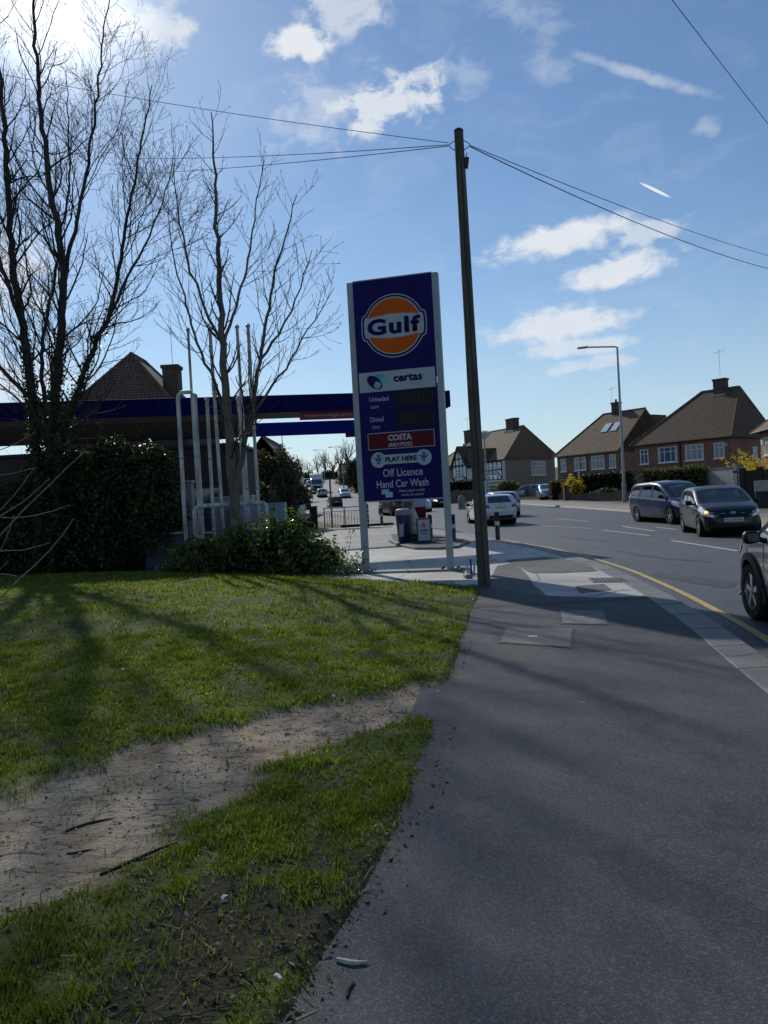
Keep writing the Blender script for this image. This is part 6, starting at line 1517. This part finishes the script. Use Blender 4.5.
def core(c, rad, mat, parent, origin, k=.78, name='branches'):  # opaque dark blob added inside foliage to block light, not real branches
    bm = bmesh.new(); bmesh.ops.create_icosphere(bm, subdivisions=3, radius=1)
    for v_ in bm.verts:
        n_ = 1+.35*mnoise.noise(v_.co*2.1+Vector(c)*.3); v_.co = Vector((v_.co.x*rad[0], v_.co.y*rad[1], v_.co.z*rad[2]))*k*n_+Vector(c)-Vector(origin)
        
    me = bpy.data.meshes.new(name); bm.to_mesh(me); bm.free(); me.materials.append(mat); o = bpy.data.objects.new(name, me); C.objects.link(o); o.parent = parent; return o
M_ivy = leafmat('ivy_leaf', (.016, .028, .009), (.038, .056, .016), (.075, .085, .025), .42, .25, .25)
M_laurel = leafmat('laurel_leaf', (.045, .075, .016), (.105, .145, .034), (.20, .20, .06), .2, .45, .6)
M_brownleaf = leafmat('brown_bush_leaf', (.055, .046, .024), (.098, .080, .040), (.14, .11, .05), .6, .25)
M_hedge = leafmat('hedge_leaf', (.05, .062, .015), (.12, .13, .034), (.18, .16, .05), .5, .3)
M_hedged = leafmat('dark_hedge_leaf', (.012, .018, .010), (.026, .034, .018), (.04, .05, .02), .5, .2)
M_yel = leafmat('forsythia_petal', (.62, .42, .015), (.75, .55, .03), (.35, .30, .04), .6, .3)
M_olive = leafmat('conifer_leaf', (.020, .032, .014), (.040, .055, .022), (.06, .07, .03), .6, .2)
M_dkcore = pm('shrub_dark_core', (.008, .007, .005), 1.0, .4, 5, spec=.0)  # near-black for the added cores, standing in for shade between the leaves

# ---- larger bare tree with ivy on its stems
D1 = 20.0
t1b = at(42, D1, .02); T1 = empty('bare_tree', t1b, 0, 'larger bare tree at the left with ivy climbing its stems', 'tree')
tr, cr = Tubes(), Tubes()
base = (44, 575, 0)
stems = []
stems.append((stem(tr, [(38, 578, 0), (40, 500, 0), (36, 440, .05), (33, 400, .1), (24, 330, .1), (12, 265, .2), (8, 190, .3), (3, 110, .4), (-4, 30, .5), (-6, -60, .6)], D1, 0.155, 0.016), 46))
stems.append((stem(tr, [(46, 578, .1), (50, 500, .1), (50, 440, 0), (56, 380, -.1), (62, 320, -.2), (64, 270, -.3), (50, 190, -.5), (40, 110, -.6), (36, 40, -.7), (30, -70, -.8)], D1, 0.160, 0.016), 46))
stems.append((stem(tr, [(62, 300, -.2), (70, 250, -.2), (84, 190, -.1), (94, 130, 0), (100, 60, .1), (112, -20, .2)], D1, 0.059, 0.011), 30))
stems.append((stem(tr, [(52, 578, -.1), (56, 500, -.1), (60, 440, -.3), (74, 400, -.6), (92, 350, -.9), (108, 318, -1.1), (118, 280, -1.3), (126, 220, -1.4), (140, 150, -1.6), (152, 85, -1.7)], D1, 0.109, 0.011), 42))
stems.append((stem(tr, [(108, 318, -1.1), (136, 262, -1.6), (160, 215, -2.0), (172, 165, -2.2)], D1, .04, .008), 18))
stems.append((stem(tr, [(34, 400, 0), (10, 380, .5), (-30, 330, 1.0), (-60, 250, 1.3), (-75, 120, 1.5)], D1, 0.063, 0.011), 22))
stems.append((stem(tr, [(50, 440, 0), (40, 360, 1.2), (52, 290, 2.0), (70, 180, 2.6), (66, 70, 3.0)], D1, 0.067, 0.011), 24))
stems.append((stem(tr, [(24, 330, .1), (-8, 240, -.8), (-25, 140, -1.4), (-30, 20, -1.8)], D1, 0.059, 0.011), 22))
for (Q, rr), n in stems: dress(cr, Q, rr, int(n*1.05), 2.6, .24, 3, .29, up=.08, wander=.13)
tr.build('trunk', M_bark, T1, t1b); cr.build('crown', M_twig, T1, t1b)
iv = []
for (Q, rr), n in (stems[0], stems[1], stems[3]):
    for j in range(len(Q)):
        if Q[j][2] > 6.6: break
        dens = int(150*max(.12, 1-(Q[j][2]/6.8)**1.5)); a = rng.random(dens)*6.28; k = rr[j]+.02+.17*rng.random(dens)**1.4*max(.35, 1-Q[j][2]/8)
        iv.append(np.stack([Q[j][0]+np.cos(a)*k, Q[j][1]+np.sin(a)*k, Q[j][2]+rng.normal(0, .14, dens)], 1))
iv = np.concatenate(iv); leaves('ivy', iv, .085, M_ivy, T1, t1b, .1, .8)
# ---- smaller bare tree
D2 = 18.3
t2b = at(243, D2, .02); T2 = empty('bare_tree', t2b, 0, 'smaller bare tree with pale slender trunk in front of the vent pipes', 'tree')
tr, cr = Tubes(), Tubes(); stems = []
stems.append((stem(tr, [(240, 568, 0), (236, 520, 0), (232, 470, 0), (228, 410, 0), (223, 340, .05), (219, 270, .1), (217, 210, .1), (214, 160, .15), (211, 112, .2)], D2, .145, .012, 12), 30))
stems.append((stem(tr, [(234, 512, 0), (236, 485, -.05), (243, 453, -.15), (252, 415, -.3), (260, 360, -.4), (267, 310, -.5), (276, 270, -.6), (288, 230, -.7), (297, 195, -.8)], D2, .075, .010), 24))
stems.append((stem(tr, [(228, 420, 0), (214, 380, .3), (198, 345, .5), (184, 300, .8), (172, 250, 1.0), (168, 205, 1.1)], D2, .045, .008), 16))
stems.append((stem(tr, [(252, 415, -.3), (276, 380, -.5), (300, 345, -.7), (322, 310, -.9), (334, 288, -1)], D2, .035, .007), 14))
stems.append((stem(tr, [(224, 345, 0), (238, 300, .4), (250, 250, .7), (258, 195, .9), (264, 160, 1)], D2, .04, .008), 16))
stems.append((stem(tr, [(223, 350, 0), (205, 310, -.5), (190, 270, -.9), (178, 215, -1.1), (172, 160, -1.3)], D2, .04, .008), 15))
stems.append((stem(tr, [(260, 360, -.4), (284, 330, -.9), (300, 290, -1.2), (312, 250, -1.4)], D2, .035, .007), 12))
for (Q, rr), n in stems: dress(cr, Q, rr, int(n*1.25), 1.5, .22, 2, .24, up=.10, wander=.10)
tr.build('trunk', bark('pale_bark', (.075, .068, .052), (.15, .135, .105)), T2, t2b); cr.build('crown', M_twig, T2, t2b)

# ---- ivy covered mass at the left
o0 = at(85, 20.5, 0); B1 = empty('ivy_thicket', o0, 0, 'large dark ivy covered thicket under the bigger bare tree', 'bush')
P = []; Nn = []
for (px, D, rx, rz, z, n) in [(30, 20.6, 1.4, 1.35, 1.15, 6500), (85, 20.5, 1.5, 1.65, 1.6, 9000), (135, 20.3, 1.25, 1.6, 1.6, 8000), (-25, 20.8, 1.5, 1.3, 1.1, 5000), (160, 20.0, .55, .9, 1.9, 2200), (110, 20.5, 1.0, .8, 2.85, 4500), (62, 20.6, .9, .75, 2.6, 3600), (150, 20.3, .8, .7, 2.75, 3500), (20, 20.6, .8, .6, 2.1, 2000), (20, 21.3, 1.7, .7, .5, 2200), (85, 21.3, 1.7, .7, .5, 2600), (135, 21.1, 1.4, .7, .5, 2200), (-80, 21, 1.6, 1.4, 1.2, 3000)]:
    c_ = at(px, D, z); p_, d_ = blob_pts(n, tuple(c_), (rx, .9, rz), .26, .60); k = p_[:, 2] > .02; P.append(p_[k]); Nn.append(d_[k])
    core(tuple(c_), (rx, .9, rz), M_dkcore, B1, o0, .62)  # the low rear cores are added to close the bright gap under the ivy
leaves('foliage', np.concatenate(P), .105, M_ivy, B1, o0, .2, .75, normals=np.concatenate(Nn))
tb = Tubes()
for i in range(46):
    c_ = np.array(at(rng.uniform(-40, 172), 20.2, rng.uniform(1.8, 3.1))); grow(tb, c_, unit(np.array([rng.normal(0, .5), rng.normal(-.1, .4), 1])), rng.uniform(.4, 1.1), .008, 2, 3, .4, up=.0, wander=.16)
tb.build('twigs', M_twig, B1, o0)
# ---- laurel bushes in front of the pipes
o0 = at(265, 17.6, 0); B2 = empty('laurel_bush', o0, 0, 'glossy green laurel bush in front of the vent pipes and the smaller tree', 'bush')
P = []; Nn = []
for (px, D, rx, rz, z, n) in [(205, 17.9, .75, .54, .42, 1700), (245, 17.7, .8, .68, .50, 2300), (280, 17.4, .75, .78, .56, 2500), (305, 17.0, .6, .52, .42, 1500), (325, 16.8, .42, .38, .30, 800), (188, 18.2, .5, .42, .35, 800), (292, 17.6, .6, .9, .55, 1300)]:
    c_ = at(px, D, z); p_, d_ = blob_pts(n, tuple(c_), (rx, .55, rz), .34, .55); k = p_[:, 2] > .02; P.append(p_[k]); Nn.append(d_[k])
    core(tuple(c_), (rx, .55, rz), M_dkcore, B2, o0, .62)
leaves('foliage', np.concatenate(P), .125, M_laurel, B2, o0, .5, .42, normals=np.concatenate(Nn)*.7)
tb = Tubes(); tips = []
for i in range(34):
    px = rng.uniform(185, 350); c_ = np.array(at(px, 17.2, .25)); q_ = len(tb.V); d = unit(np.array([rng.normal(0, .35), rng.normal(0, .3), 1])); Ls = rng.uniform(.45, 1.05) if px < 310 else rng.uniform(.3, .8)
    pts = [c_+d*Ls*k/6+np.array([0, 0, -.03*(k/6)**2])+rng.normal(size=3)*.012 for k in range(7)]; tb.add(pts, np.linspace(.008, .003, 7), 4)
    for k in range(2, 7): tips += [pts[k]+rng.normal(size=3)*.05 for _ in range(3)]
tb.build('shoots', M_twig, B2, o0); leaves('shoot_leaves', np.array(tips), .12, M_laurel, B2, o0, .8, .38)
o0 = at(352, 16.2, 0); B3 = empty('straggly_bush', o0, 0, 'low straggly twiggy shrub at the foot of the left sign post', 'bush')
tb = Tubes(); tips = []
for i in range(26):
    c_ = np.array(at(rng.uniform(328, 366), 16.1, .02)); d = unit(np.array([rng.normal(.1, .5), rng.normal(-.1, .4), .8])); L_ = rng.uniform(.25, .75); pts = [c_+d*L_*k/5+rng.normal(size=3)*.02 for k in range(6)]; tb.add(pts, np.linspace(.006, .002, 6), 3)
    for k in range(1, 6): tips += [pts[k]+rng.normal(size=3)*.05 for _ in range(3)]
tb.build('stems', M_twig, B3, o0); leaves('foliage', np.array(tips), .075, M_laurel, B3, o0, .5, .5)
# ---- arching pale shoots at the left edge, close to the camera
M_shoot = pm('pale_shoot', (.22, .19, .15), .7, .3, 12)
o0 = at(-70, 7.5, .05); B4 = empty('arching_shrub', o0, 0, 'bare shrub with pale arching shoots entering from the left edge', 'shrub')
tb = Tubes()
DS = 7.5
for pix, r_ in [([(-60, 600), (-20, 560), (0, 533), (30, 500), (60, 478), (86, 450)], .010), ([(-60, 560), (-10, 522), (0, 512), (22, 488), (34, 468)], .007), ([(-60, 545), (0, 518), (30, 500), (50, 478)], .008), ([(-60, 500), (-20, 520), (20, 519), (45, 516), (70, 505)], .007),
                ([(-40, 640), (0, 596), (25, 575), (50, 552), (66, 535), (74, 518)], .010), ([(-60, 556), (0, 552), (30, 550), (50, 543)], .006), ([(-60, 480), (0, 475), (20, 473), (36, 468)], .005), ([(-50, 470), (0, 449), (20, 443), (36, 432)], .006), ([(-30, 590), (0, 555), (10, 535), (14, 515)], .006), ([(-60, 360), (-20, 395), (0, 384), (10, 386), (14, 395)], .005), ([(-50, 575), (0, 572), (16, 576)], .007), ([(-40, 600), (-8, 576), (8, 562)], .005)]:
    stem(tb, [(x, y, rng.uniform(-.15, .15)) for x, y in pix], DS, r_, r_*.55, 6, .004)
for i in range(9):
    a = np.array(at(-75+i*3, 7.4, .0)); tb.add([a, a+np.array([-.1+.03*i, 0, .7]), a+np.array([.1+.03*i, .05, 1.5])], [.02, .014, .01], 6)
tb.build('shoots', M_shoot, B4, o0)

# ---- shrubs and hedges across the road and under the canopy
def shrub(name, label, cat, px, D, w_, hgt, dep, mat, n, size, z0=0, rough=.25, group=None, cores=True, box=False, ang=0):
    o0 = at(px, D); e = empty(name, o0, ang, label, cat, group); c_ = (0, 0, z0+hgt/2)
    if box:
        q_ = rng.random((n, 3))-.5; ax = rng.integers(0, 3, n); sg = np.where(rng.random(n) < .5, -.5, .5); q_[np.arange(n), ax] = sg+rng.normal(0, .035, n)*1.0
        nrm = np.zeros((n, 3)); nrm[np.arange(n), ax] = np.sign(sg); p_ = q_*np.array([w_, dep, hgt])
        p_ += (np.array([[mnoise.noise(Vector(tuple(v_*1.1))), mnoise.noise(Vector(tuple(v_*1.1+9))), mnoise.noise(Vector(tuple(v_*1.3+5)))] for v_ in p_])*np.array([.12, .15, .16])); p_[:, 2] += z0+hgt/2; d_ = nrm
        MB().b2((-w_/2+.12, -dep/2+.12, z0), (w_/2-.12, dep/2-.12, z0+hgt-.12)).build('branches', M_dkcore, e)  # dark box added inside the hedge to stop light passing, no modelled branches
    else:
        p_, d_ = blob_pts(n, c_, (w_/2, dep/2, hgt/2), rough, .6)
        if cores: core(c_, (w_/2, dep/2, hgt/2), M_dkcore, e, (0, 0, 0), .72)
    k = p_[:, 2] > -.05
    leaves('foliage', p_[k], size, mat, e, (0, 0, 0), .3, .7, normals=d_[k]); return e
shrub('clipped_hedge', 'clipped green hedge behind the people carrier', 'hedge', 675, 52.5, 4.0, 1.7, 1.3, M_hedge, 6500, .12, .6, box=True, ang=R(-38))
shrub('clipped_hedge', 'dark hedge behind the low brick wall, left of the tall street lamp', 'hedge', 600, 70, 6.0, 2.2, 1.4, M_hedged, 6500, .14, .1, box=True, ang=R(-40))
shrub('clipped_hedge', 'brownish green hedge left of the yellow shrub', 'hedge', 561, 71, 2.0, 1.75, 1.3, M_brownleaf, 3000, .12, .1, box=True)
shrub('yellow_shrub', 'yellow flowering shrub far across the road between two hedges', 'shrub', 574, 69.5, 1.9, 1.9, 1.5, M_yel, 3000, .10, .15, .4)
shrub('clipped_hedge', 'rounded green hedge in front of the pebble dashed house corner', 'hedge', 508, 84, 3.1, 1.9, 1.5, M_hedge, 3500, .14, .3, .2)
shrub('clipped_hedge', 'low dark hedge on the brick wall in front of the half timbered house', 'hedge', 455, 88, 4.8, 1.4, 1.2, M_hedged, 3500, .14, 1.1, box=True)
shrub('clipped_hedge', 'small pale green shrub on the low brick wall beside the tall street lamp', 'hedge', 607, 66, 2.3, .75, .8, M_hedge, 1500, .1, .25, .35)
# large yellow bush at the right edge: arching flowering stems
o0 = at(775, 50); e = empty('forsythia_bush', o0, 0, 'bright yellow forsythia bush above the dark fence at the right edge', 'bush')
tb = Tubes(); tips = []
for i in range(85):
    a = rng.random()*6.28; d = unit(np.array([math.cos(a)*.55, math.sin(a)*.4, 1])); L_ = rng.uniform(1.9, 3.7); c_ = np.array([rng.normal(0, .45), rng.normal(0, .3), .2])
    pts = [c_+d*L_*k/8+np.array([math.cos(a)*.5, 0, -.35])*(k/8)**2.2 for k in range(9)]; tb.add(pts, np.linspace(.02, .006, 9), 4)
    for k in range(3, 9): tips += [pts[k]+rng.normal(size=3)*.10 for _ in range(14)]
tb.build('stems', M_twig, e, (0, 0, 0)); leaves('blossom', np.array(tips), .10, M_yel, e, (0, 0, 0), .2, .7)
# brown bush and thin conifer seen under the canopy
shrub('brown_bush', 'large brown green bush under the right part of the canopy', 'bush', 282, 44, 2.9, 4.3, 2.2, M_brownleaf, 14000, .16, .0, .25)
shrub('brown_bush', 'rounder dark bush right of the vent pipes, below the pale house wall', 'bush', 264, 41, 1.9, 2.6, 1.6, M_brownleaf, 6000, .14, .0, .3)
o0 = at(284, 50); e = empty('thin_conifer', o0, 0, 'thin spindly conifer poking above the brown bush', 'tree')
hc = zof(285, 444, 50)-o0.z
tb = Tubes(); tb.add([(0, 0, 0), (0, 0, hc*.5), (.05, 0, hc)], [.10, .06, .015], 6); tb.build('trunk', M_bark, e, (0, 0, 0)); tb = Tubes(); tips = []
for k in range(60):
    z = hc*(.35+.65*k/60); a = rng.random()*6.28; L_ = (1-k/62)*1.7*rng.uniform(.4, 1.1)+.15; pts = [np.array([0, 0, z])+np.array([math.cos(a)*L_*j/5, math.sin(a)*L_*j/5, .25*L_*(j/5)**1.5]) for j in range(6)]; tb.add(pts, np.linspace(.018, .006, 6), 3)
    for j in range(2, 6): tips += [pts[j]+rng.normal(size=3)*.06 for _ in range(5)]
tb.build('branches', M_twig, e, (0, 0, 0)); leaves('needles', np.array(tips), .13, M_olive, e, (0, 0, 0), .3, .3)
# far bare trees: three built, the rest copies
def far_tree(hh, spread):
    e = empty('distant_tree'); tr_, cr_ = Tubes(), Tubes(); tr_.add([(0, 0, 0), (.1, 0, hh*.25), (.0, .1, hh*.45)], [.28, .22, .16], 6)
    for i in range(13):
        a = rng.random()*6.28; d = unit(np.array([math.cos(a)*spread, math.sin(a)*spread, 1.0])); grow(cr_, np.array([0, 0, hh*rng.uniform(.22, .45)]), d, hh*rng.uniform(.38, .58), .09, 1, 3, 1.15, up=.06, wander=.12, bud=False)
    for k in range(len(cr_.V)): pass
    tr_.build('trunk', M_bark, e, (0, 0, 0)); cr_.build('crown', M_twig, e, (0, 0, 0)); return e
fts = [far_tree(9, .7), far_tree(11, .55), far_tree(8, .8)]
used = [0, 0, 0]
for i, (px, D, s_, lab) in enumerate([(262, 190, 1.0, 'distant bare tree at the far left of the gap under the canopy'), (302, 262, .95, 'distant bare tree left of the hill crest'), (310, 285, 1.1, 'distant bare tree just above the cars on the crest'), (318, 250, 1.0, 'distant bare tree above the left of the lorry'), (326, 270, 1.15, 'distant bare tree above the lorry roof'), (334, 230, 1.15, 'tall distant bare tree right of the lorry'), (341, 215, 1.1, 'distant bare tree beside the left sign post'), (349, 205, 1.2, 'distant bare tree behind the left sign post, above the verge'), (357, 225, 1.0, 'distant bare tree showing just right of the left sign post'),
                                       (606, 112, .95, 'bare treetop showing behind the chimney of the house with skylights'), (640, 118, 1.0, 'bare treetop showing faintly behind the gable of the house with skylights'), (276, 230, .9, 'distant bare tree behind the brown bush top')]):
    k = i % 3; o = fts[k] if not used[k] else copy_tree(fts[k]); used[k] = 1; o.location = at(px, D); o.scale = (s_, s_, s_); o.rotation_euler.z = i*1.7; tag(o, lab, 'tree', 'distant bare trees')
shrub('distant_evergreen', 'dark evergreen tree above the pale verge behind the left sign post', 'tree', 357, 140, 4, 6, 4, M_olive, 5000, .32, .2, .3)
o0 = None
for i, (px, D, w_, hh, lab) in enumerate([(330, 240, 9, 3, 'far evergreen hedge behind the lorry'), (306, 250, 8, 3, 'far evergreen hedge by the crest of the hill road'), (352, 175, 7, 3.2, 'far evergreen hedge along the top of the pale verge'), (270, 150, 9, 5, 'far dark scrub behind the brown bush'), (289, 120, 8, 3.2, 'far scrub beside the hill road, right of the brown bush')]):
    shrub('far_scrub', lab, 'bush', px, D, w_, hh, 3, M_brownleaf if i > 2 else M_olive, 2200, .38, -.2, .3, 'far scrub along the hill road')
far_house = at(343, 200)
hf, W, a = house(Vector((far_house.x-2.4, 220, h(220))), Vector((far_house.x+2.4, 219, h(219))), 6, 3, 5, 0, 4.8, 'small distant pale house among the bare trees', M_rend, M_roof1, gable_l=True, gable_r=True, name='distant_house')
